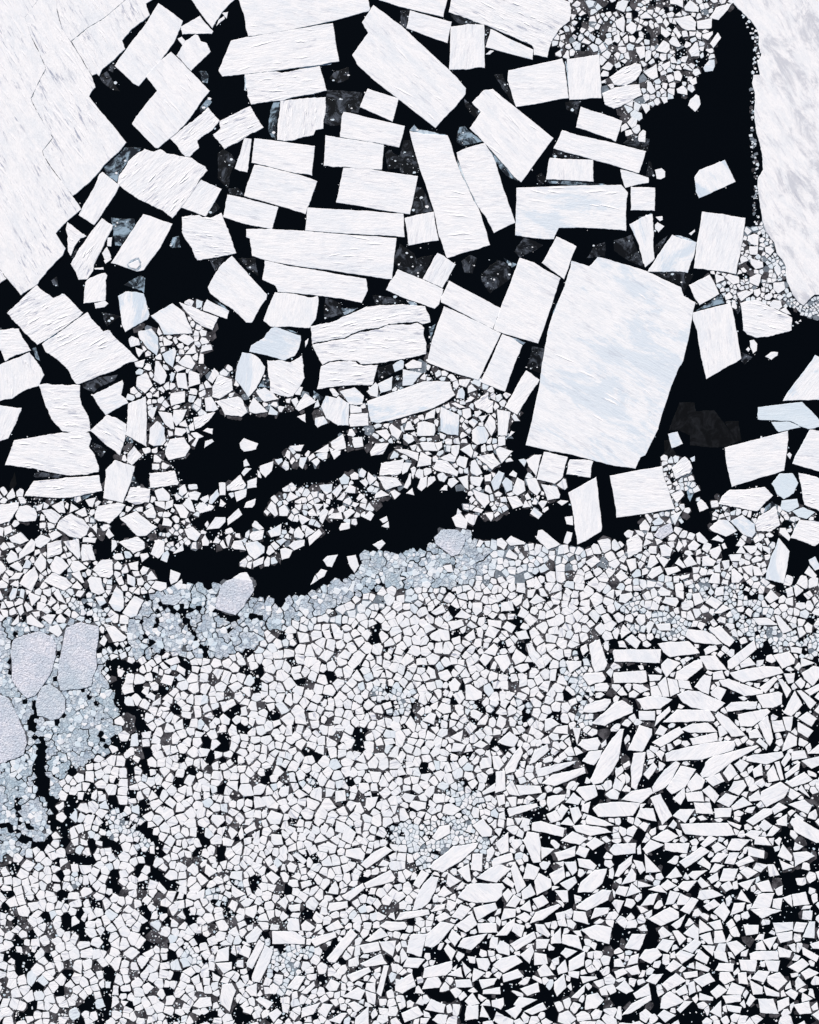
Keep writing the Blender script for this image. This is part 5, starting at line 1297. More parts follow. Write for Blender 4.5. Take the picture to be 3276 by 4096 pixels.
THINICE = '''
d 0|397,307 428,285 457,333 480,366 447,357 409,328|elongated glassy grey thin ice tilted down right, left of the notched upper left floe
d 0|438,257 464,245 452,290 433,281|elongated glassy grey thin ice tilted up right, above left of the notched upper left floe
e 0|414,666 457,633 499,590 566,590 552,614 504,656 476,699 469,728 428,699|elongated cloudy grey thin ice tilted up right, above right of the small tilted plank
e 0|1073,523 1081,442 1095,409 1121,407 1109,476 1104,559 1085,547|splinter cloudy grey thin ice standing upright, right of the notched upper left floe
d 0|1307,361 1390,366 1447,371 1449,404 1433,452 1373,449 1364,499 1323,504 1297,490|blocky glassy grey thin ice, below left of the huge diagonal slab
d 0|1335,290 1395,269 1396,316 1352,333 1318,314|blocky glassy grey thin ice, left of the huge diagonal slab
e 0|795,285 824,285 836,304 831,333 810,328|blocky cloudy grey thin ice, above right of the notched upper left floe
d 0|871,614 895,597 928,618 943,647 919,704 914,756 871,713|elongated glassy grey thin ice standing upright, right of the ridged hexagonal floe
d 0|1540,618 1556,599 1604,633 1618,666 1552,680|blocky glassy grey thin ice, above left of the tall leaning slab
d 0|914,756 952,752 976,780 919,780|elongated glassy grey thin ice lying flat, right of the ridged hexagonal floe
e 0|800,433 836,390 848,409 800,452|splinter cloudy grey thin ice tilted up right, right of the notched upper left floe
d 0|1600,618 1614,561 1638,561 1671,652 1678,690 1638,702 1600,685|elongated glassy grey thin ice standing upright, above left of the tall leaning slab
e 0|1828,537 1838,509 1857,504 1928,566 1847,583 1826,568|blocky cloudy grey thin ice, above the tall leaning slab
d 0|1976,300 2011,296 2059,414 2042,404 1995,328|splinter glassy grey thin ice tilted down right, right of the huge diagonal slab
d 0|1857,395 1923,449 1900,471 1862,428|splinter glassy grey thin ice tilted down right, below right of the huge diagonal slab
d 0|1667,749 1690,752 1736,844 1645,856|blocky glassy grey thin ice, left of the tall leaning slab
e 0|1947,590 1985,628 2028,675 2076,728 2023,702 1981,647|splinter cloudy grey thin ice tilted down right, above right of the tall leaning slab
d 0|2214,599 2280,614 2332,635 2209,628|splinter glassy grey thin ice lying flat, above the blue-topped rectangle
d 0|2261,409 2325,404 2309,461 2266,438|blocky glassy grey thin ice, above the blue-topped rectangle
d 0|2147,704 2166,692 2190,723 2156,747|blocky glassy grey thin ice, above left of the blue-topped rectangle
d 0|1942,102 1961,114 1942,190|triangular glassy grey thin ice standing upright, right of the huge diagonal slab
d 0|1795,52 1895,88 1933,98 1838,102|splinter glassy grey thin ice lying flat, above right of the huge diagonal slab
d 0|1600,43 1638,43 1624,112 1600,95|elongated glassy grey thin ice standing upright, above the huge diagonal slab
d 0|2492,573 2523,552 2561,547 2599,556 2592,606 2532,590|elongated glassy grey thin ice lying flat, above right of the blue-topped rectangle
d 0|2594,644 2603,647 2618,704 2584,706|elongated glassy grey thin ice standing upright, above right of the blue-topped rectangle
e 0|445,870 537,875 541,899 523,932 485,982 461,982 452,913|blocky cloudy grey thin ice, below right of the small tilted plank
e 0|495,1139 566,1103 581,1113 576,1172 566,1161|blocky cloudy grey thin ice, above right of the big ridged left slab
e 0|680,985 690,951 716,944 723,989 690,992|blocky cloudy grey thin ice, below the ridged hexagonal floe
d 0|409,1251 485,1265 428,1306|triangular glassy grey thin ice, above right of the big ridged left slab
d 0|328,1536 409,1508 471,1498 457,1522 395,1551 376,1570 333,1551|splinter glassy grey thin ice tilted up right, below the big ridged left slab
d 0|205,1122 228,1106 233,1146 214,1141|blocky glassy grey thin ice, above left of the big ridged left slab
d 0|285,1032 304,994 316,999 295,1032|splinter glassy grey thin ice tilted up right, below left of the small tilted plank
d 0|747,1265 809,1313 780,1332 761,1313|elongated glassy grey thin ice tilted down right, right of the big ridged left slab
d 0|952,1034 1021,1032 1033,1103 990,1075|elongated glassy grey thin ice tilted down right, left of the longest stepped slab
d 0|840,1039 898,1032 862,1087 848,1061|blocky glassy grey thin ice, left of the longest stepped slab
d 0|1302,1191 1361,1213 1373,1260 1299,1279 1295,1232|blocky glassy grey thin ice, above left of the cracked middle slab
d 0|1490,1182 1561,1189 1620,1208 1504,1225|splinter glassy grey thin ice lying flat, above the cracked middle slab
e 0|1073,1484 1078,1551 1033,1548|triangular cloudy grey thin ice tilted up right, left of the cracked middle slab
e 0|1366,1232 1433,1232 1371,1263|triangular cloudy grey thin ice lying flat, above left of the cracked middle slab
d 0|1511,1470 1571,1455 1580,1489 1513,1527|elongated glassy grey thin ice tilted up right, below right of the cracked middle slab
d 0|1571,1512 1609,1498 1609,1546 1566,1551|blocky glassy grey thin ice, below right of the cracked middle slab
d 0|833,856 862,809 881,832 843,868|elongated glassy grey thin ice tilted up right, below right of the ridged hexagonal floe
d 0|1845,1046 1881,1020 1909,1034 1890,1094 1857,1089|blocky glassy grey thin ice, below the tall leaning slab
d 0|1923,1103 1990,1039 2042,1061 2047,1108 2019,1132 1961,1175 1928,1127|blocky glassy grey thin ice, below right of the tall leaning slab
d 0|2057,1008 2095,951 2173,980 2147,999 2080,1030|elongated glassy grey thin ice tilted up right, below left of the blue-topped rectangle
d 0|1600,975 1657,1013 1667,1037 1733,1020 1688,1115 1600,1077 1571,1046|blocky glassy grey thin ice, below left of the tall leaning slab
d 0|2104,1474 2128,1386 2178,1394 2164,1493|elongated glassy grey thin ice standing upright, left of the giant blue-veined floe
d 0|2347,1032 2385,980 2420,968 2420,1027|blocky glassy grey thin ice, below right of the blue-topped rectangle
e 0|2014,1032 2069,1058 2047,1070|triangular cloudy grey thin ice tilted down right, below left of the blue-topped rectangle
e 0|1714,1317 1743,1296 1724,1365|triangular cloudy grey thin ice standing upright, right of the cracked middle slab
d 0|2622,1094 2722,1089 2775,1099 2737,1170 2722,1137 2661,1118|elongated glassy grey thin ice lying flat, below left of the upright right rectangle
e 0|2784,1244 2884,1177 2898,1213 2822,1232|splinter cloudy grey thin ice tilted up right, below the upright right rectangle
d 0|2963,1441 2967,1410 3010,1429 2979,1460|blocky glassy grey thin ice, above the right wedge-ended rectangle
d 0|2920,1199 2946,1184 2965,1232 2951,1256|elongated glassy grey thin ice tilted down right, below the upright right rectangle
d 0|2456,961 2527,939 2551,1004 2575,1068 2504,1037 2456,1004|elongated glassy grey thin ice tilted down right, below right of the blue-topped rectangle
d 0|2618,989 2670,942 2637,1004 2620,1018|splinter glassy grey thin ice tilted up right, left of the upright right rectangle
k 0|2675,1722 2718,1610 2779,1612 2784,1646 2856,1641 2955,1765 2908,1788 2760,1781 2760,1741 2718,1722|blocky faint black thin ice, above left of the right wedge-ended rectangle
k 0|2898,1688 2955,1684 2967,1765 2951,1762|elongated faint black thin ice tilted down right, above left of the right wedge-ended rectangle
k 0|2656,1765 2675,1760 2703,1812 2689,1845 2661,1845|elongated faint black thin ice standing upright, above right of the square slab under the giant
k 0|2653,1869 2694,1845 2661,1883|triangular faint black thin ice tilted, above right of the square slab under the giant
d 0|2837,2050 2884,2026 2932,2055 2875,2074 2851,2083|elongated glassy grey thin ice lying flat, below left of the right wedge-ended rectangle
d 0|133,1902 147,1888 257,1900 228,1912 143,1912|splinter glassy grey thin ice lying flat, below left of the wide tapering slab
k 0|38,1945 59,1888 67,1936 48,1964|splinter faint black thin ice standing upright, below left of the wide tapering slab
d 0|361,1788 371,1769 428,1798 404,1831 381,1807|elongated glassy grey thin ice tilted down right, right of the wide tapering slab
i 0|983,301 1028,294 1066,283 1104,280 1107,285 1066,292 1024,299 985,305|splinter pale blue thin ice lying flat, right of the notched upper left floe
i 0|977,304 985,305 986,333 985,364 977,361 980,333|splinter pale blue thin ice standing upright, right of the notched upper left floe
i 0|1190,400 1219,399 1257,388 1264,390 1247,400 1209,407|second nearest splinter pale blue thin ice lying flat, left of the huge diagonal slab
i 0|1204,271 1242,262 1328,253 1323,258 1276,264 1223,275|nearest splinter pale blue thin ice lying flat, left of the huge diagonal slab
i 0|1638,522 1657,499 1671,518 1724,526 1757,537 1783,538 1781,543 1738,545 1695,537 1662,527|splinter pale blue thin ice lying flat, above the tall leaning slab
e 0|2190,723 2266,725 2420,736 2409,740 2304,741 2190,732|splinter cloudy grey thin ice lying flat, above the blue-topped rectangle
i 0|2259,247 2264,245 2272,304 2275,361 2270,333|splinter pale blue thin ice standing upright, above the blue-topped rectangle
i 0|1828,637 1847,675 1866,732 1895,790 1914,828 1907,825 1885,775 1857,723 1838,680|splinter pale blue thin ice tilted down right, above right of the tall leaning slab
i 0|177,1365 190,1346 226,1336 228,1340 200,1356 181,1367|splinter pale blue thin ice tilted up right, left of the big ridged left slab
e 0|228,1334 257,1317 278,1298 273,1317 247,1332|splinter cloudy grey thin ice tilted up right, above left of the big ridged left slab
e 0|128,1394 143,1389 162,1446 143,1432 138,1413|splinter cloudy grey thin ice tilted down right, left of the big ridged left slab
i 0|2699,942 2722,943 2760,956 2787,969 2760,965 2722,952|splinter pale blue thin ice tilted down right, left of the upright right rectangle
e 0|2551,870 2570,866 2608,854 2603,858 2575,868|splinter cloudy grey thin ice tilted up right, right of the blue-topped rectangle
e 0|3112,1042 3136,1053 3141,1084 3134,1065|splinter cloudy grey thin ice tilted down right, right of the upright right rectangle
i 0|1371,1249 1399,1237 1433,1232 1378,1260|splinter pale blue thin ice tilted up right, above left of the cracked middle slab
e 0|852,1199 895,1222 917,1244 902,1241 862,1210|splinter cloudy grey thin ice tilted down right, below left of the longest stepped slab
e 0|1123,1310 1176,1325 1195,1336 1161,1327|splinter cloudy grey thin ice tilted down right, left of the cracked middle slab
i 0|2021,1342 2057,1353 2102,1370 2092,1379 2057,1358|splinter pale blue thin ice tilted down right, left of the giant blue-veined floe
i 0|1626,1203 1662,1208 1671,1225 1648,1225|elongated pale blue thin ice tilted down right, above right of the cracked middle slab
e 0|2211,1256 2225,1213 2233,1210 2218,1265|splinter cloudy grey thin ice tilted up right, above left of the giant blue-veined floe
e 0|2741,1926 2760,1929 2782,1960 2770,1983 2760,2007 2751,1988|elongated cloudy grey thin ice standing upright, right of the square slab under the giant
e 0|3041,2045 3089,2005 3103,2021 3055,2050|splinter cloudy grey thin ice tilted up right, below the right wedge-ended rectangle
e 0|1254,1562 1295,1589 1280,1603 1257,1589|elongated cloudy grey thin ice tilted down right, below left of the cracked middle slab
e 0|502,1748 523,1750 533,1769 521,1776 507,1765|elongated cloudy grey thin ice tilted down right, right of the wide tapering slab
e 0|518,1931 537,1907 561,1945 521,1948|blocky cloudy grey thin ice, below right of the wide tapering slab
e 0|281,1998 333,1981 390,1969 347,1993 304,2017|splinter cloudy grey thin ice tilted up right, below the wide tapering slab
'''


def parse(txt):
    out = []
    for l in txt.strip().split('\n'):
        h, p, *lab = l.split('|'); st, a = h.split()
        q = [int(v) for v in p.replace(',', ' ').split()]
        out.append((st, float(a), list(zip(q[::2], q[1::2])), lab))
    return out

OBST = []                                                   # everything the loose ice keeps clear of

# ---------------------------------------------------------------- the two great sheets
T_ = 820 / 1724
def tile(ox, oy, *pts): return [(ox + x * T_, oy + y * T_) for x, y in pts]

left = bpy.data.objects.new('ice_sheet', None); C.objects.link(left); left.location = (wx(150), wy(600), 0)
tag(left, 'huge white ice sheet in the upper left corner with long streaks and hairline cracks', 'ice sheet')
lo_ = (wx(150), wy(600))
PLATES = [
    tile(0, 0, (478, -420), (478, 0), (485, 90), (525, 245), (600, 352), (735, 240), (890, 145), (1060, 0), (1330, -230), (1360, -420)),
    tile(0, 0, (1062, 0), (892, 146), (736, 242), (603, 353), (690, 495), (776, 639), (818, 625), (835, 645), (860, 590), (920, 540), (1055, 415), (1030, 345), (1100, 260), (1150, 220), (1240, 150), (1262, 130), (1230, 35), (1285, 0), (1700, -260), (1340, -235)),
    tile(0, 0, (330, -420), (330, 0), (215, 150), (260, 300), (330, 440), (390, 580), (350, 655), (300, 760), (265, 830), (280, 875), (340, 985), (450, 1165), (362, 1275), (370, 1310), (470, 1460), (613, 1650), (752, 1540), (880, 1390), (1010, 1270), (1065, 1200), (900, 1000), (752, 815), (775, 770), (805, 738), (773, 642), (687, 496), (597, 353), (522, 246), (482, 91), (475, 0), (475, -420)),
    tile(0, 0, (329, -420), (329, 0), (214, 150), (259, 300), (329, 440), (388.6, 580), (348, 654), (298, 759.5), (263, 830), (277.6, 876), (337.6, 986), (447.5, 1165), (359, 1274), (367, 1310.6), (467, 1461), (611, 1652), (665, 1724), (685, 1765), (600, 1835), (560, 1870), (472, 1965), (553, 2090), (530, 2150), (400, 2280), (335, 2360), (322, 2390), (178, 2485), (62, 2343), (0, 2268), (-700, 1500), (-900, -420)),
    tile(0, 0, (0, 2274), (58, 2346), (0, 2385), (-200, 2520), (-900, 2200), (-700, 1506)),
]
for k, p in enumerate(PLATES):
    r = random.Random(900 + k); pr = rough(p, 2.0, 9, r); s = Slabs()
    s.add(pr, .55, 1.2, .10, grain(61, r), (.12, 1., .0), origin=lo_)
    s.build('plate', SNOW, parent=left); OBST.append(p)
    add_ridges(left, p, 61, (22, 26, 50, 60, 0)[k], .55, r, 40, 150, lo_, .22)

right = bpy.data.objects.new('ice_sheet', None); C.objects.link(right); right.location = (wx(3150), wy(600), 0)
tag(right, 'great grey mottled ice sheet filling the upper right edge with a ragged rim', 'ice sheet')
ro_ = (wx(3150), wy(600))
RS = tile(2456, 0, (900, -420), (985, -60), (1010, 40), (1080, 110), (1145, 170), (1200, 250), (1218, 310), (1212, 380), (1237, 465), (1205, 530), (1225, 632), (1172, 632), (1160, 700), (1185, 800), (1178, 930), (1190, 1080), (1222, 1200), (1245, 1300), (1253, 1430), (1210, 1495), (1215, 1640), (1228, 1740), (1246, 1855), (1275, 1950), (1345, 2040), (1372, 2140), (1440, 2240), (1452, 2360), (1495, 2470), (1550, 2545), (1595, 2572), (1640, 2520), (1685, 2480), (1740, 2480), (2100, 2500), (2300, -420))
r = random.Random(77); s = Slabs(); s.add(rough(RS, 3.0, 9, r), .5, 1.2, .10, grain(58, r), (.75, .35, .0), origin=ro_)
s.build('snow_plain', BLOTCH, parent=right); OBST.append(RS)

# ---------------------------------------------------------------- individual floes
COL = {'w': (.2, .4, 0.), 's': (.12, 1., 0.), 'b': (1., .35, .05), 'g': (.35, .2, .62), 'p': (0, 0, 0)}
floes = parse(FLOES); rest = parse(SMALL); thin = parse(THINICE)
for k, (st, a, p, lab) in enumerate(floes):
    r = random.Random(1000 + k); A = abs(area(p)); cx, cy = centroid(p); org = (wx(cx), wy(cy))
    OBST.append(p)
    big = A > 20000
    pr = rough(p, 5.5 if st == 'p' else 3.2 if st == 's' else 2.1, 7 if big else 5, r)
    c = list(COL[st]); c[0] *= r.uniform(.6, 1.1); c[1] *= r.uniform(.7, 1.1)
    free = (.42 if big else .34) + r.uniform(-.05, .05)
    s = Slabs(); s.add(pr, free, 1.2 if A > 6000 else .9, .09, grain(a + r.uniform(-3, 3), r), tuple(c), origin=org)
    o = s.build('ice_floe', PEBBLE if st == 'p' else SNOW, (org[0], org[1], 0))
    tag(o, lab[0] if lab else None, 'ice floe', lab[1] if len(lab) > 1 and lab[1] else 'ice floes adrift on the dark water')
    if st == 's':
        add_ridges(o, p, a, max(2, min(14, int(A / 3200))), free, r, 18, 18 + min(70, math.sqrt(A) * .35), org, .26)
    elif big and A > 60000:
        add_ridges(o, p, a, 8, free, r, 40, 110, org, .2)

    if inside(p, 537, 1050):                                # the collapsed blue hollow at the lower end of this floe
        hp = tile(0, 780, (1070, 585), (1100, 550), (1140, 530), (1170, 528), (1190, 570), (1185, 615), (1160, 640), (1120, 628), (1080, 620))
        hs = Slabs(); hs.add(rough(hp, 2.5, 5, r), free + .012, 1.5, .005, grain(0, r), (.55, 0, .1), .0, org); hs.build('blue_hollow', SLUSH, parent=o)
        hs = Slabs(); hs.add(rough(tile(0, 780, (1080, 585), (1120, 565), (1165, 545), (1178, 590), (1150, 625), (1095, 612)), 2.5, 5, r), free + .16, 1.5, .08, grain(0, r), (0, .2, 0), .0, org); hs.build('snow_mound', SNOW, parent=o)

for k, (st, a, p, lab) in enumerate(thin):
    r = random.Random(3000 + k); cx, cy = centroid(p); org = (wx(cx), wy(cy))
    s = Slabs(); s.add(rough(p, 3.2, 8, r), .035 + .0012 * (k % 9), .4, .015, grain(r.uniform(0, 180), r), (0, 0, 0), .05, org)
    o = s.build('thin_ice', THIN[st], (org[0], org[1], 0))
    tag(o, lab[0] if lab else None, 'thin ice', 'sheets of thin ice and ice rims between the floes')

# ---------------------------------------------------------------- loose pack ice, slush and brash
FS = W / 1724.0
def fz(*v): return [(v[i] * FS, v[i + 1] * FS) for i in range(0, len(v), 2)]
PAD, RES = 160, 2
GW, GH = int((W + 2 * PAD) / RES), int((H + 2 * PAD) / RES)

def mask_of(p):
    xs = np.array([q[0] for q in p]); ys = np.array([q[1] for q in p])
    x0 = max(0, int((xs.min() + PAD) / RES)); x1 = min(GW, int((xs.max() + PAD) / RES) + 2)
    y0 = max(0, int((ys.min() + PAD) / RES)); y1 = min(GH, int((ys.max() + PAD) / RES) + 2)
    if x1 <= x0 or y1 <= y0: return None
    X = (np.arange(x0, x1) * RES - PAD)[None, :]; Y = (np.arange(y0, y1) * RES - PAD)[:, None]
    m = np.zeros((y1 - y0, x1 - x0), bool); j = len(p) - 1
    for i in range(len(p)):
        yi, yj = ys[i], ys[j]
        if yi != yj:
            c = ((yi > Y) != (yj > Y)) & (X < (xs[j] - xs[i]) * (Y - yi) / (yj - yi) + xs[i]); m ^= c
        j = i
    return (slice(y0, y1), slice(x0, x1)), m
def stamp(g, p, val=True):
    q = mask_of(p)
    if q is not None: g[q[0]][q[1]] = val
def stamp_disc(g, x, y, r_, val=True):
    cx, cy, R = (x + PAD) / RES, (y + PAD) / RES, r_ / RES
    x0, x1, y0, y1 = max(0, int(cx - R)), min(GW, int(cx + R) + 2), max(0, int(cy - R)), min(GH, int(cy + R) + 2)
    if x1 <= x0 or y1 <= y0: return
    X = np.arange(x0, x1)[None, :] - cx; Y = np.arange(y0, y1)[:, None] - cy
    g[y0:y1, x0:x1][X * X + Y * Y <= R * R] = val
def at(g, x, y):
    i, j = int((y + PAD) / RES), int((x + PAD) / RES)
    return g[i, j] if 0 <= i < GH and 0 <= j < GW else 0
def grow(g, n):
    g = g.copy()
    for k in range(n):
        h = g.copy(); h[1:] |= g[:-1]; h[:-1] |= g[1:]; h[:, 1:] |= g[:, :-1]; h[:, :-1] |= g[:, 1:]; g = h
    return g

occ = np.zeros((GH, GW), bool)
for p in OBST: stamp(occ, p)
for st, a, p, lab in rest: stamp(occ, p)

# open leads: (x, y, ..., width) in the coordinates of one tile
LEADS = []
def lead(ox, oy, w, *pts):
    q = tile(ox, oy, *pts)
    LEADS.append((q, w * T_ / 2))
for w, *p in [(40, (960, 700), (985, 860), (1010, 960), (1080, 1080), (1200, 1150)), (40, (960, 1300), (1040, 1420), (1100, 1560)), (60, (1330, 830), (1390, 920)),
              (45, (1150, 1180), (1280, 1230), (1380, 1330)), (45, (830, 500), (1000, 520)), (45, (920, 640), (1190, 690)), (20, (880, 1330), (890, 1520)),
              (16, (700, 880), (800, 1000), (880, 1370)), (16, (1190, 300), (1210, 430), (1370, 540), (1360, 640)), (14, (1340, 180), (1300, 350)), (24, (510, 480), (490, 700), (450, 820)),
              (32, (85, 640), (85, 740)), (20, (130, 400), (85, 640)), (26, (110, 800), (215, 930), (195, 1000)), (16, (430, 700), (400, 810), (300, 960), (280, 1010)), (60, (300, 1020), (290, 1090), (240, 1220)),
              (50, (310, 1280), (350, 1300)), (82, (345, 1360), (335, 1500), (340, 1620), (355, 1724)), (16, (555, 950), (550, 1080), (460, 1170), (430, 1320)), (20, (700, 315), (850, 340)),
              (25, (640, 270), (780, 260), (770, 170)), (30, (840, 400), (830, 560)), (16, (1530, 200), (1600, 350), (1690, 520)), (18, (1500, 590), (1590, 700)), (22, (700, 50), (730, 180)), (24, (1350, 170), (1480, 210), (1720, 190))]: lead(0, 2340, w, *p)
for w, *p in [(85, (355, 0), (370, 100), (420, 170)), (80, (420, 170), (465, 300), (450, 370)), (30, (440, 380), (425, 500)), (45, (480, 660), (510, 760), (500, 880), (540, 970)), (40, (690, 1050), (680, 1250), (700, 1350)),
              (38, (390, 1400), (395, 1540)), (45, (600, 650), (740, 690), (800, 640)), (75, (1180, 400), (1290, 480)), (70, (1330, 130), (1340, 190)), (50, (1250, 640), (1320, 800), (1420, 920)), (70, (1400, 1060), (1390, 1100)),
              (50, (1100, 1500), (1180, 1440)), (60, (930, 1620), (940, 1690)), (45, (880, 1830), (920, 1880)), (45, (300, 1720), (330, 1740)), (45, (480, 1800), (520, 1770)), (40, (1250, 1290), (1200, 1230)),
              (40, (780, 930), (860, 970)), (40, (90, 950), (100, 970)), (35, (610, 250), (620, 280)), (45, (1200, 170), (1200, 200)), (20, (540, 380), (550, 430), (540, 580)), (40, (1660, 560), (1640, 610)), (40, (90, 1380), (110, 1400)),
              (16, (130, 100), (160, 270), (140, 500)), (14, (215, 340), (260, 420)), (30, (260, 500), (300, 580)), (45, (1140, 760), (1190, 770)), (30, (850, 1980), (840, 2040)), (45, (1230, 1100), (1260, 1220))]: lead(0, 3120, w, *p)
for w, *p in [(50, (330, 990), (380, 1010)), (55, (220, 1080), (260, 1130)), (50, (710, 1170), (740, 1150)), (40, (730, 780), (880, 810)), (40, (920, 660), (930, 700)), (45, (620, 470), (670, 440)), (35, (470, 700), (500, 740)), (40, (180, 1370), (200, 1500)),
              (38, (1190, 1520), (1230, 1530)), (55, (170, 1640), (190, 1724)), (40, (1090, 740), (1110, 790)), (45, (100, 1570), (110, 1610)), (40, (600, 1100), (640, 1110)), (30, (1040, 1260), (1060, 1240)), (35, (700, 1370), (690, 1390)), (28, (120, 200), (250, 270), (520, 260)),
              (30, (20, 540), (60, 590)), (24, (250, 340), (260, 480)), (30, (780, 1090), (820, 1080)), (30, (400, 1510), (400, 1560))]: lead(800, 2340, w, *p)
for w, *p in [(75, (30, 510), (70, 510)), (40, (170, 700), (190, 560)), (65, (720, 930), (760, 930)), (50, (900, 1150), (940, 1130)), (35, (480, 420), (520, 420)), (45, (1350, 1120), (1390, 1110)), (50, (1110, 1390), (1060, 1480)), (45, (420, 1600), (430, 1670)), (45, (1020, 1650), (1050, 1760)),
              (50, (930, 1980), (980, 2000)), (55, (1370, 1830), (1390, 1850)), (45, (1580, 1690), (1560, 1780)), (30, (310, 1740), (310, 1790)), (45, (1190, 1500), (1210, 1550)), (35, (1340, 840), (1420, 830)), (45, (540, 1290), (540, 1310)), (30, (600, 1100), (630, 1160)), (40, (1590, 1480), (1580, 1510)), (35, (780, 670), (800, 680)), (45, (180, 40), (200, 60))]: lead(800, 3120, w, *p)
for w, *p in [(50, (410, 210), (430, 230)), (35, (460, 410), (470, 430)), (35, (690, 420), (700, 430)), (35, (520, 830), (520, 870)), (40, (690, 870), (710, 880)), (40, (1040, 1050), (1050, 1140)), (35, (850, 1360), (900, 1370)), (45, (790, 1600), (780, 1640)), (40, (210, 1580), (220, 1590)), (50, (1590, 20), (1560, 40)), (60, (1320, 250), (1340, 230)), (30, (30, 850), (50, 860)),
              (45, (1480, 1650), (1600, 1600)), (35, (1590, 1500), (1570, 1590)), (40, (1690, 910), (1700, 930)), (30, (400, 650), (410, 700))]: lead(1600, 2340, w, *p)
for w, *p in [(70, (640, 1710), (670, 1740)), (65, (900, 1330), (960, 1300)), (50, (540, 1270), (600, 1250)), (70, (1620, 660), (1700, 610)), (55, (1210, 490), (1250, 520)), (45, (1410, 420), (1430, 420)), (55, (1600, 260), (1610, 300)), (50, (500, 1960), (510, 1840)), (50, (750, 1940), (780, 1960)), (50, (1140, 1830), (1200, 1840)), (40, (190, 1450), (160, 1640)), (40, (340, 1490), (360, 1500)),
              (40, (690, 850), (720, 850)), (40, (1500, 950), (1510, 960)), (30, (1080, 960), (1080, 980)), (35, (620, 1530), (620, 1550)), (40, (1540, 60), (1440, 140)), (45, (1630, 180), (1650, 190)), (40, (1400, 1800), (1420, 1820)), (35, (1380, 1160), (1400, 1240))]: lead(1600, 3120, w, *p)
for w, *p in [(75, (1310, 600), (1310, 680)), (65, (1400, 440), (1450, 430)), (70, (330, 1220), (340, 1320)), (60, (290, 1360), (270, 1400)), (60, (350, 1800), (360, 1880)), (50, (90, 1840), (120, 1820)), (50, (660, 930), (680, 920)), (50, (1140, 900), (1150, 950)), (60, (1370, 1170), (1300, 1230)), (45, (1130, 1400), (1150, 1420)), (45, (420, 1590), (470, 1610)), (45, (800, 1560), (830, 1580)), (50, (1150, 1980), (1180, 1930)), (50, (350, 420), (330, 330)), (45, (510, 240), (520, 240)),
              (50, (90, 360), (120, 400)), (45, (1480, 790), (1460, 820)), (40, (690, 600), (700, 600)), (40, (850, 1740), (860, 1740)), (40, (240, 1560), (250, 1570)), (40, (1540, 1430), (1560, 1440)), (40, (20, 100), (40, 120)), (40, (1080, 300), (1090, 320)), (45, (370, 1620), (360, 1640))]: lead(2456, 3120, w, *p)
for w, *p in [(40, (170, 1000), (200, 1030)), (45, (500, 960), (530, 1000)), (45, (420, 600), (420, 640)), (55, (1010, 560), (1030, 530)), (40, (720, 740), (660, 790)), (50, (960, 940), (1020, 960)), (50, (980, 1100), (1000, 1140)), (45, (640, 1260), (600, 1280)), (45, (700, 1480), (690, 1510)), (45, (1340, 1400), (1320, 1340)), (60, (1610, 1330), (1700, 1260)), (40, (290, 1690), (330, 1620)), (40, (1380, 860), (1390, 900)), (60, (1440, 1000), (1410, 900)), (45, (1560, 1070), (1600, 1040)), (35, (880, 960), (900, 1000)),
              (45, (1100, 80), (1170, 90)), (40, (790, 280), (850, 280)), (55, (1590, 60), (1560, 120)), (40, (1640, 570), (1600, 560)), (40, (1270, 500), (1330, 540)), (50, (480, 1100), (460, 1110))]: lead(2456, 2340, w, *p)

openw = np.zeros((GH, GW), bool)
rp = random.Random(21)
POCKETS = fz(0, 1690, 130, 1640, 260, 1400, 420, 1400, 560, 1660, 560, 2156, 0, 2156), fz(830, 2156, 1080, 1800, 1250, 1560, 1724, 1500, 1724, 2156), fz(420, 1400, 1200, 1250, 1200, 1560, 560, 1660), fz(200, 1260, 1724, 1160, 1724, 1340, 1230, 1340)
for p, n in zip(POCKETS, (70, 60, 20, 16)):
    xs = [q[0] for q in p]; ys = [q[1] for q in p]
    for _ in range(n):
        x, y = rp.uniform(min(xs), max(xs)), rp.uniform(min(ys), max(ys))
        if not inside(p, x, y): continue
        a, L = rp.gauss(1.3, .6), rp.uniform(10, 110); w = rp.uniform(5, 15)
        LEADS.append(([(x, y), (x + math.cos(a) * L, y + math.sin(a) * L)], w))
for q, hw in LEADS:
    r = random.Random(int(q[0][0]) * 7 + int(q[0][1]))
    if len(q) == 1: q = q * 2
    for a, b in zip(q, q[1:]):
        n = max(2, int(math.dist(a, b) / (hw * .5)) + 1)
        for i in range(n + 1):
            stamp_disc(openw, a[0] + (b[0] - a[0]) * i / n + r.gauss(0, hw * .18), a[1] + (b[1] - a[1]) * i / n + r.gauss(0, hw * .18), hw * r.uniform(.8, 1.1))
B3_, A3_, C3_, D3_ = (800, 1560), (0, 1560), (1600, 1560), (2456, 1560)
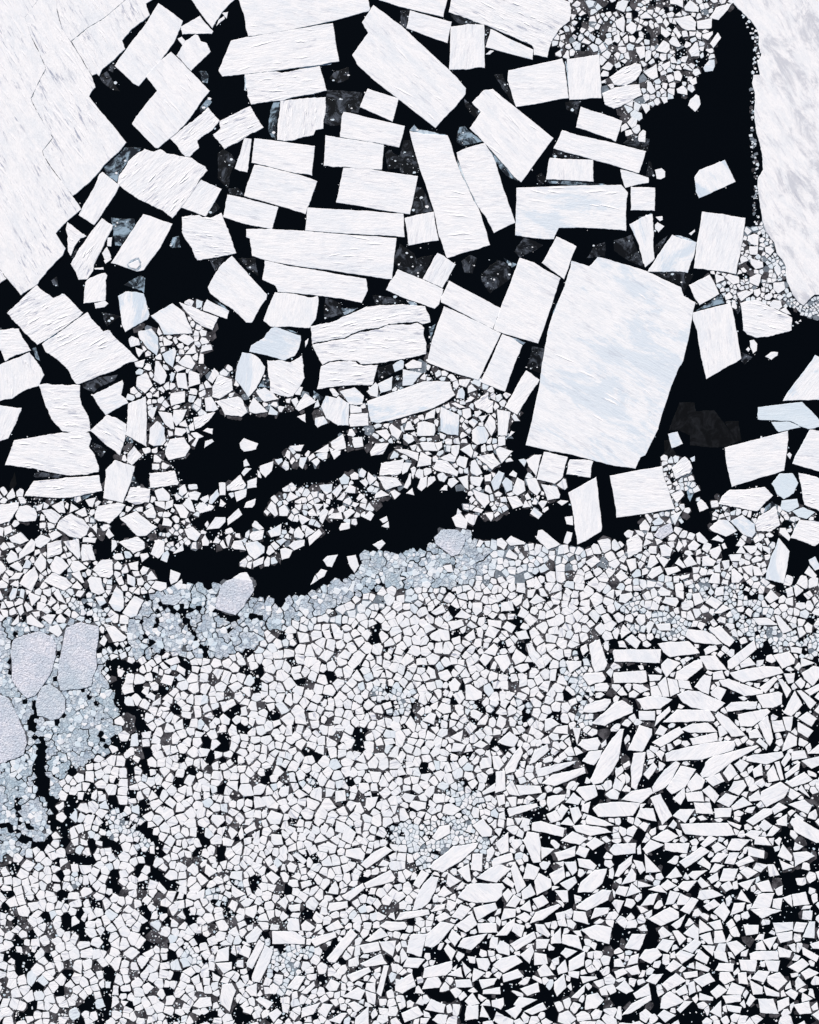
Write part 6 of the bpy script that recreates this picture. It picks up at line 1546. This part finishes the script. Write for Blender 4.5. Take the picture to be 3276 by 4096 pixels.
WATERS = [tile(*o, *zip(v[::2], v[1::2])) for o, v in (
    (B3_, (210, 220, 570, 220, 650, 210, 760, 180, 800, 180, 980, 320, 1240, 310, 1100, 440, 960, 520, 880, 530, 750, 450, 720, 500, 600, 520, 560, 590, 480, 650, 420, 600, 360, 580, 340, 690, 230, 790, 210, 770, 60, 760, 0, 750, -100, 700, -90, 560, 0, 520, 110, 430, 180, 300)),
    (B3_, (480, 730, 620, 690, 640, 640, 760, 650, 900, 650, 980, 640, 1040, 680, 1100, 540, 1240, 500, 1400, 590, 1500, 560, 1520, 600, 1500, 700, 1400, 680, 1300, 680, 1160, 740, 1000, 780, 830, 770, 740, 800, 650, 870, 580, 930, 540, 1010, 460, 1030, 380, 1000, 480, 900, 480, 820)),
    (B3_, (1500, 950, 1560, 910, 1690, 890, 1830, 890, 1980, 790, 2050, 850, 2160, 830, 2230, 860, 2230, 960, 2130, 1060, 2110, 1140, 2020, 1190, 1960, 1250, 1900, 1340, 1800, 1350, 1680, 1200, 1590, 1200, 1600, 1100, 1560, 1130, 1480, 1250, 1430, 1330, 1360, 1380, 1160, 1390, 1000, 1500, 930, 1640, 850, 1724, 680, 1830, 600, 1760, 450, 1730, 450, 1600, 420, 1540, 520, 1480, 640, 1440, 790, 1380, 890, 1300, 1030, 1240, 1120, 1170, 1000, 1170, 880, 1140, 800, 1150, 700, 1110, 560, 1170, 540, 1100, 550, 1060, 740, 1070, 840, 1100, 1060, 1150, 1100, 1110, 1380, 1110, 1480, 1060)),
    (B3_, (-250, 1360, -120, 1310, 0, 1340, 390, 1355, 340, 1440, 300, 1560, 170, 1600, 60, 1700, 0, 1640, -80, 1620, -120, 1540, -260, 1480, -350, 1560, -450, 1480, -420, 1400)),
    (B3_, (-40, 1060, 50, 1040, 60, 1160, 370, 1010, 440, 1080, 440, 1180, 370, 1230, 230, 1170, 120, 1190, 60, 1170, -60, 1160)),
    (A3_, (130, 1110, 300, 1110, 330, 1210, 280, 1250, 240, 1250, 150, 1170)), (A3_, (820, 1230, 940, 1240, 940, 1370, 870, 1430, 810, 1420, 790, 1300)),
    (A3_, (1580, 470, 1700, 500, 1724, 800, 1670, 760, 1600, 830, 1500, 680, 1440, 600, 1560, 580)), (A3_, (1130, 640, 1250, 560, 1340, 590, 1270, 700, 1250, 820, 1180, 810, 1110, 780)),
    (A3_, (850, 1120, 1000, 1090, 1150, 1230, 1000, 1260, 900, 1150)), (B3_, (1600, 460, 1640, 520, 1600, 590, 1420, 600, 1240, 580, 1180, 590, 1380, 490)),
    (C3_, (640, 610, 700, 690, 780, 680, 900, 600, 960, 560, 1050, 640, 1050, 720, 900, 740, 850, 700, 780, 700, 690, 720)),
    (C3_, (630, 1080, 760, 1100, 1000, 1000, 1100, 1000, 1100, 1080, 1200, 1080, 1260, 980, 1420, 960, 1440, 1010, 1380, 1080, 1370, 1160, 1150, 1180, 1000, 1190, 900, 1250, 700, 1270, 640, 1240, 600, 1200, 580, 1160)),
    (C3_, (950, 250, 1050, 280, 1060, 560, 960, 600, 950, 500, 930, 420)), (D3_, (580, 840, 700, 900, 690, 960, 560, 980)), (D3_, (590, 1100, 760, 1010, 830, 1120, 800, 1170, 690, 1190, 600, 1240, 560, 1180)),
    ((800, 780), (160, 1040, 440, 1080, 560, 1110, 420, 1250, 340, 1330, 300, 1450, 220, 1420, 80, 1460, 0, 1420, 80, 1300, 110, 1140)),
    (D3_, (-100, 1110, 10, 1090, 100, 1150, 90, 1260, -20, 1290, -100, 1250)), (D3_, (1400, 1060, 1480, 1080, 1500, 1130, 1440, 1160)), (D3_, (1480, 1260, 1690, 1330, 1760, 1300, 1760, 1420, 1600, 1400, 1500, 1330)),
    (D3_, (890, 1360, 960, 1380, 960, 1450, 880, 1430)), (D3_, (480, 1390, 540, 1380, 500, 1470, 440, 1500)))]
for p in WATERS: stamp(openw, p)

# zones of loose ice: outline, cell size, share kept, share of blue pieces, tightness, share with grey slush, pale slush, material
Z = []
def zone(s, keep, blue, tight, film, pale, poly, slush=0.): Z.append(dict(s=s, keep=keep, blue=blue, tight=tight, film=film, pale=pale, slush=slush, poly=poly))
zone(35, .965, .06, .955, .62, .0, fz(-70, 1130, 100, 1190, 200, 1262, 270, 1300, 330, 1330, 420, 1390, 520, 1372, 560, 1332, 640, 1300, 700, 1282, 800, 1238, 950, 1242, 1060, 1232, 1200, 1205, 1240, 1165, 1300, 1150, 1380, 1120, 1430, 1130, 1500, 1165, 1560, 1185, 1640, 1235, 1790, 1235, 1790, 2230, -70, 2230))
zone(36, .95, .10, .93, .6, .05, fz(1225, 1165, 1310, 1140, 1400, 1060, 1420, 1110, 1500, 1165, 1560, 1180, 1620, 1130, 1640, 1220, 1790, 1240, 1790, 1340, 1640, 1380, 1500, 1350, 1230, 1340))
zone(43, .74, .03, .95, .25, .0, fz(1290, 1340, 1500, 1340, 1640, 1370, 1790, 1350, 1790, 2230, 830, 2230, 860, 2000, 1060, 1880, 1130, 1700, 1230, 1560))
zone(33, .72, .16, .90, .42, .08, fz(-70, 1020, 60, 1040, 200, 1050, 240, 1000, 262, 900, 290, 800, 290, 690, 330, 700, 400, 640, 460, 650, 440, 720, 450, 800, 440, 860, 400, 930, 455, 960, 440, 1000, 400, 1030, 420, 1060, 370, 1110, 310, 1170, 330, 1240, 300, 1290, 200, 1275, 100, 1210, -70, 1150))
zone(26, .5, .2, .9, .5, .1, fz(440, 850, 480, 770, 500, 750, 560, 830, 640, 830, 660, 850, 610, 880, 560, 870, 500, 880))
zone(31, .74, .25, .91, .55, .12, fz(660, 850, 720, 820, 790, 830, 860, 790, 905, 750, 900, 700, 945, 770, 1000, 800, 1060, 830, 1100, 850, 1085, 900, 1060, 950, 1110, 960, 1150, 990, 1180, 1020, 1160, 1060, 1120, 1040, 1050, 1030, 1000, 1060, 960, 1010, 880, 1005, 830, 985, 830, 950, 780, 950, 640, 985, 575, 970, 640, 935, 700, 905, 780, 885, 690, 890))
zone(28, .78, .35, .92, .5, .15, fz(545, 1110, 580, 1050, 630, 1010, 700, 1005, 800, 985, 860, 1015, 800, 1050, 770, 1090, 700, 1120, 620, 1135))
zone(28, .6, .15, .9, .35, .1, fz(395, 1060, 450, 1070, 540, 1010, 600, 970, 640, 960, 560, 990, 500, 1010, 440, 1050))
zone(28, .75, .25, .91, .5, .12, fz(395, 1130, 470, 1085, 520, 1120, 600, 1120, 660, 1160, 580, 1180, 540, 1195, 490, 1170, 440, 1190))
zone(26, .5, .25, .9, .5, .15, fz(960, 1000, 1040, 1040, 1130, 1040, 1180, 1060, 1160, 1080, 1060, 1080, 1000, 1100, 980, 1060))
zone(20, .7, .2, .9, .7, .15, fz(320, 1110, 420, 1080, 440, 1120, 380, 1150, 330, 1190))
zone(25, .6, .22, .9, .55, .12, fz(1200, -60, 1500, -60, 1540, 10, 1480, 40, 1500, 130, 1460, 150, 1450, 195, 1420, 200, 1380, 215, 1340, 225, 1330, 265, 1370, 290, 1330, 292, 1310, 240, 1300, 225, 1340, 205, 1350, 170, 1270, 190, 1262, 120, 1175, 112, 1165, 90, 1200, 30))
zone(19, .82, .25, .9, .65, .15, fz(1520, 560, 1555, 540, 1570, 490, 1600, 470, 1612, 520, 1640, 590, 1665, 645, 1620, 665, 1580, 640, 1540, 640, 1500, 610, 1490, 580))
zone(18, .8, .3, .92, .75, .2, fz(1395, 960, 1440, 970, 1470, 1050, 1430, 1100, 1380, 1110, 1370, 1080, 1410, 1050))
zone(20, .75, .3, .92, .7, .2, fz(1510, 1040, 1560, 1080, 1724, 1060, 1724, 1110, 1640, 1120, 1560, 1140, 1500, 1110))
zone(27, .96, .62, .95, .95, .5, fz(1000, 1145, 1090, 1150, 1190, 1150, 1245, 1170, 1235, 1195, 1150, 1200, 1050, 1230, 940, 1245, 960, 1225))
zone(27, .96, .5, .95, .95, .4, fz(640, 1310, 700, 1288, 800, 1245, 940, 1240, 940, 1265, 800, 1280, 690, 1320, 560, 1370, 500, 1400, 540, 1360))
# consolidated blue slush
zone(18, .99, .92, .96, 1., .12, fz(-70, 1325, 60, 1300, 200, 1318, 212, 1345, 215, 1420, 245, 1460, 252, 1560, 222, 1585, 180, 1610, 135, 1630, 118, 1695, 108, 1755, 60, 1790, -70, 1830), 120)
zone(18, .99, .9, .96, 1., .12, fz(270, 1350, 270, 1300, 300, 1262, 340, 1240, 420, 1235, 530, 1222, 550, 1265, 585, 1272, 650, 1255, 760, 1205, 770, 1165, 840, 1170, 890, 1150, 905, 1120, 985, 1120, 1000, 1145, 1040, 1155, 1030, 1200, 960, 1235, 860, 1232, 780, 1245, 690, 1285, 620, 1305, 560, 1330, 530, 1365, 440, 1385, 360, 1372, 320, 1390, 275, 1390), 85)
zone(12, .8, .8, .94, .9, .7, fz(1600, 470, 1612, 470, 1650, 540, 1662, 620, 1690, 640, 1700, 620, 1724, 625, 1724, 670, 1690, 660, 1650, 640, 1625, 560, 1598, 500))
zone(8, .3, .8, .94, .35, .6, fz(1545, -20, 1565, 20, 1590, 50, 1600, 110, 1590, 180, 1585, 260, 1592, 330, 1598, 400, 1592, 440, 1600, 470, 1590, 480, 1585, 420, 1590, 380, 1582, 330, 1580, 190, 1590, 90, 1560, 35))

zi = np.full((GH, GW), -1, np.int16)
for k, z in enumerate(Z):
    q = mask_of(z['poly'])
    if q is not None: zi[q[0]][q[1]] = k
# pockets of crushed blue ice inside the pack
SPOTS = [(x * FS, y * FS, r_ * FS) for x, y, r_ in [(977, 1700, 26), (975, 1740, 32), (905, 1760, 34), (880, 1790, 26), (1210, 1400, 26), (1230, 1450, 26), (1225, 1490, 22), (1110, 1500, 20), (590, 1990, 28), (610, 2020, 26), (575, 2040, 22), (850, 1470, 26), (810, 1455, 20), (1005, 1490, 18),
         (1600, 1330, 34), (1640, 1345, 30), (1560, 1310, 26), (1390, 1310, 24), (1430, 1330, 18), (1700, 1360, 28), (1330, 1290, 22), (240, 1380, 26), (255, 1740, 26), (300, 1760, 22), (460, 1890, 24), (30, 1720, 30), (160, 1850, 14), (500, 1850, 12), (640, 1650, 14), (410, 2010, 18), (1500, 1250, 26), (1560, 1240, 24), (30, 2010, 14), (200, 1280, 30), (130, 1240, 22)]]
spot = np.zeros((GH, GW), bool)
for x, y, q in SPOTS:
    r = random.Random(int(x)); 
    for _ in range(5): stamp_disc(spot, x + r.gauss(0, q * .6), y + r.gauss(0, q * .6), q * r.uniform(.5, .95))

blocked = grow(occ, 4)
blocked |= (zi < 0)
seeds = []                                                  # x, y, size, zone, spot
r = random.Random(11)
yy, xx = np.nonzero(~blocked)
order = np.random.default_rng(5).permutation(len(yy))
rng = np.random.default_rng(6); pick = order[:min(len(order), 420000)]
jx = rng.uniform(0, RES, len(pick)); jy = rng.uniform(0, RES, len(pick)); js = np.clip(rng.lognormal(0, .27, len(pick)), .5, 1.65)
for n_, i in enumerate(pick):
    gy, gx = yy[i], xx[i]
    if blocked[gy, gx]: continue
    z = zi[gy, gx]; s_ = Z[z]['s']; sp = spot[gy, gx]
    if sp and Z[z]['slush'] == 0: s_ = 17
    s_ *= js[n_]; x, y = gx * RES - PAD + jx[n_], gy * RES - PAD + jy[n_]
    seeds.append((x, y, s_, int(z), bool(sp))); stamp_disc(blocked, x, y, s_ * .78)
NS = len(seeds)
for p in OBST + [q[2] for q in rest]:
    if abs(area(p)) > 4e6: continue
    ip = inset(p, 7) if area(p) > 0 else inset(p, 7)
    for a, b in zip(ip, ip[1:] + ip[:1]):
        n = max(1, int(math.dist(a, b) / 15))
        for i in range(n):
            x, y = a[0] + (b[0] - a[0]) * (i + .5) / n, a[1] + (b[1] - a[1]) * (i + .5) / n
            z = at(zi, x, y)
            if z >= 0: seeds.append((x, y, 24, int(z), False))

# consolidated slush: lumps frozen together into slabs, open cracks only between slabs
slabc = []
rc = random.Random(31)
for z in [k for k, q in enumerate(Z) if q['slush']]:
    mine = [q for q in seeds[:NS] if q[3] == z]; rc.shuffle(mine); got = []
    for q in mine:
        D = Z[z]['slush'] * rc.uniform(.55, 1.3)
        if all((q[0] - g[0]) ** 2 + (q[1] - g[1]) ** 2 > D * D for g in got): got.append(q); slabc.append((q[0], q[1], z))
SC = np.array(slabc)
clus = {}
for i, q in enumerate(seeds):
    if Z[q[3]]['slush']:
        w = ((SC[:, 0] - q[0]) ** 2 + (SC[:, 1] - q[1]) ** 2) + 1e9 * (SC[:, 2] != q[3]); clus[i] = int(np.argmin(w))

B_ = 40.
buck = {}
for i, q in enumerate(seeds): buck.setdefault((int(q[0] // B_), int(q[1] // B_)), []).append(i)
P_ = np.array([(q[0], q[1]) for q in seeds])

CR = {}
def cell(i):
    x, y, s_, z, sp = seeds[i]; bx, by = int(x // B_), int(y // B_); ids = []; rr = 2
    for u in range(-rr, rr + 1):
        for v in range(-rr, rr + 1): ids += buck.get((bx + u, by + v), ())
    ids = np.array(ids); dd = ((P_[ids] - (x, y)) ** 2).sum(1); o = np.argsort(dd)[1:22]
    R = s_ * .98; poly = [(x + R * math.cos(t), y + R * math.sin(t)) for t in (.3, 1.35, 2.4, 3.44, 4.5, 5.53)]; far = R * R
    for k in o:
        if dd[k] / 4 > far: break
        nx, ny = P_[ids[k]] - (x, y); cc = (nx * (2 * x + nx) + ny * (2 * y + ny)) / 2
        if i in clus and clus.get(int(ids[k])) != clus[i]: cc -= math.sqrt(dd[k]) * CR.setdefault((min(clus[i], clus.get(int(ids[k]), -1)), max(clus[i], clus.get(int(ids[k]), -1))), rc.uniform(.5, 2.6))
        out = []; n = len(poly)
        va = [nx * q[0] + ny * q[1] - cc for q in poly]
        if max(va) <= 0: continue
        for a in range(n):
            b = (a + 1) % n
            if va[a] <= 0: out.append(poly[a])
            if (va[a] < 0) != (va[b] < 0):
                t = va[a] / (va[a] - va[b]); out.append((poly[a][0] + (poly[b][0] - poly[a][0]) * t, poly[a][1] + (poly[b][1] - poly[a][1]) * t))
        poly = out
        if len(poly) < 3: return None
        far = max((q[0] - x) ** 2 + (q[1] - y) ** 2 for q in poly)
    return poly if len(poly) >= 3 else None

packs, slabs, films, bits = Slabs(), Slabs(), Slabs(), Slabs()
ice = occ.copy()

def piece(poly, z, sp):
    zz = Z[z]; A = abs(area(poly)); s_ = math.sqrt(A)
    if s_ < 4: return
    cx, cy = centroid(poly)
    if at(openw, cx, cy): return
    sl = zz['slush']; blue = r.random() < (.72 if sp else zz['blue'])
    f = zz['tight'] + r.uniform(-.03, .05)
    n = r.choice((3, 4, 4, 4, 4, 4, 5, 5, 5, 6))             # blocky outlines: the smallest corners break away
    poly = list(poly)
    while len(poly) > n:
        lost = [abs(area([poly[k - 1], poly[k], poly[(k + 1) % len(poly)]])) for k in range(len(poly))]; k = lost.index(min(lost))
        if lost[k] > .16 * A: break
        poly.pop(k)
    cx, cy = centroid(poly)
    gap = min(.10 * s_, r.uniform(.3, 1.5))
    rot = math.radians(r.gauss(0, 6)); ca, sa = math.cos(rot) * f, math.sin(rot) * f
    tx, ty = r.gauss(0, .03 * s_), r.gauss(0, .03 * s_); q = []
    jit = .022 * s_ if zz['s'] > 14 else .06 * s_
    for u, v in inset(poly, gap):
        du, dv = u - cx + r.gauss(0, jit), v - cy + r.gauss(0, jit)
        q.append((cx + tx + du * ca - dv * sa, cy + ty + du * sa + dv * ca))
    q = [v for k, v in enumerate(q) if math.dist(v, q[k - 1]) > max(1.6, .13 * s_)]
    if len(q) < 3 or abs(area(q)) < 14: return
    hit = [bool(at(occ, *v)) for v in q]
    if sum(hit) > len(q) * .6 or at(occ, cx, cy): return
    for k, h in enumerate(hit):
        t = 1.
        while h and t > .45:
            t -= .12; v = (cx + (q[k][0] - cx) * t, cy + (q[k][1] - cy) * t)
            if not at(occ, *v): q[k] = v; break
    if s_ > 20:                                             # worn corners and broken sides
        o = []
        for k in range(len(q)):
            a_, b_, c_ = q[k - 1], q[k], q[(k + 1) % len(q)]
            if r.random() < .45:
                w = r.uniform(.08, .2); o += [(b_[0] + (a_[0] - b_[0]) * w, b_[1] + (a_[1] - b_[1]) * w), (b_[0] + (c_[0] - b_[0]) * w, b_[1] + (c_[1] - b_[1]) * w)]
            else: o.append(b_)
        q = rough(o, 1.5, 8, r)
    if len(q) < 3 or abs(area(q)) < 14: return
    if 1:
        tone = (r.uniform(.1, .8) if sl else r.uniform(.15, .6)) if blue else max(0, r.gauss(.03, .05))
        packs.add(q, (.24 if sl else .17) + r.uniform(0, .10), .9 if s_ > 20 else .6, .06, grain(35 + r.gauss(0, 45), r), (r.uniform(0, .2), r.uniform(.4, 1.), tone))
    stamp(ice, q)

for i, (x, y, s_, z, sp) in enumerate(seeds):
    zz = Z[z]; wet = at(openw, x, y)
    poly = cell(i)
    if poly is None: continue
    if wet and (zz['slush'] or sp or i >= NS): continue
    film_p = zz['film'] * (.9 if i >= NS else 1)
    if not wet and r.random() < film_p:
        pale = zz['pale'] if zz['slush'] else (.5 if sp else (.45 if r.random() < zz['pale'] else 0.))
        for fp in [poly]:
            c = centroid(fp)
            if zz['slush'] or not at(openw, *c): films.add(fp, .03, 0, 0, grain(0, random.Random(3)), (0, 0, pale * r.uniform(.75, 1.)), flat=True)
    if i >= NS: continue
    if zz['slush']:
        if r.random() < zz['keep']:
            cz = clus[i] * 37 % 100 / 100
            slabs.add(poly, .12 + .05 * cz + r.uniform(0, .03), .5, .035, grain(0, random.Random(clus[i])), (max(0, r.gauss(.15, .25)), 0, max(0, r.gauss(.18 * cz, .22))))
            stamp(ice, poly)
        fk = r.uniform(.6, 1.45)
        if r.random() < .34: piece([(x + (u - x) * fk, y + (v - y) * fk) for u, v in poly], z, sp)
        continue
    loose = z == 0 and (x < 1050 or y > 3300) and x + .3 * (y - 2600) < 1300
    if r.random() < zz['keep'] - (.09 if loose else 0): piece(poly, z, sp)

for k, (st, a, p, lab) in enumerate(rest):
    rr = random.Random(6000 + k); c = COL[st]
    packs.add(rough(p, 1.3, 6, rr), .29 + rr.uniform(0, .05), .9, .07, grain(a, rr), (c[0] * .8, c[1] * .8, c[2] + max(0, rr.gauss(.02, .04))))

for k, (st, a, p, lab) in enumerate(thin):                   # crumbs lying on and around the thin ice
    if st == 'k': continue
    xs = [q[0] for q in p]; ys = [q[1] for q in p]
    for _ in range(int(5 + abs(area(p)) / 600)):
        x, y = r.uniform(min(xs), max(xs)), r.uniform(min(ys), max(ys)); R = 1.1 + 7 * r.random() ** 5
        if at(ice, x, y) or (not inside(p, x, y) and r.random() < .8): continue
        q = [(x + R * math.cos(t + r.uniform(-.3, .3)), y + R * r.uniform(.5, 1.) * math.sin(t)) for t in (0, 1.25, 2.5, 3.75, 5.)]
        bits.add(q, .11 + r.uniform(0, .05), .3, .03, grain(0, r), (0, .2, r.choice((.1, .5, .8))))

# brash: crumbs in the gaps of the pack and along broken edges
free = ~ice & ~openw & (zi >= 0)
near = grow(ice, 4) & ~ice & (zi < 0)
for msk, n_, lo, hi in ((free & (zi <= 1), 7000, 1.8, 6.5), (free & (zi > 2), 2600, 1.8, 6.0), (free & (zi == 2), 1200, 1.8, 6.0), (near, 300, 1.5, 5.0)):
    yy, xx = np.nonzero(msk)
    if len(yy) == 0: continue
    for i in rng.integers(0, len(yy), n_):
        gy, gx = yy[i], xx[i]; R = lo + (hi - lo) * r.random() ** 2.2
        h = max(1, int(R * .8 / RES))
        if ice[max(0, gy - h):gy + h + 1, max(0, gx - h):gx + h + 1].any(): 
            R *= .5
            if ice[gy, gx] or R < 1.5: continue
        x, y = gx * RES - PAD + r.uniform(0, RES), gy * RES - PAD + r.uniform(0, RES)
        n = r.choice((4, 5, 5, 6)); t0 = r.uniform(0, 6.28); e = r.uniform(.6, 1.); q = []
        for k in range(n):
            t = 6.283 * (k + r.uniform(-.25, .25)) / n; u, v = R * math.cos(t), R * e * math.sin(t)
            q.append((x + u * math.cos(t0) - v * math.sin(t0), y + u * math.sin(t0) + v * math.cos(t0)))
        bits.add(q, .08 + r.uniform(0, .07), .35, .03, grain(r.uniform(0, 360), r), (0, .2, r.choice((0, .05, .3, .6, .9))))
        stamp(ice, q)

for s, nm, mt, lb in ((packs, 'pack_ice', SNOW, 'tightly packed small white angular floes covering the lower half and the rafts above it'),
                      (slabs, 'blue_slush', SLUSH, 'refrozen blue grey slush of tiny rounded lumps on the left and along the middle'),
                      (films, 'grey_slush', FILM, 'dark grey slush filling the narrow gaps between the packed floes'),
                      (bits, 'brash_ice', SNOW, 'tiny white and blue crumbs of ice strewn in the gaps')):
    tag(s.build(nm, mt), lb, 'loose ice', None, 'stuff')
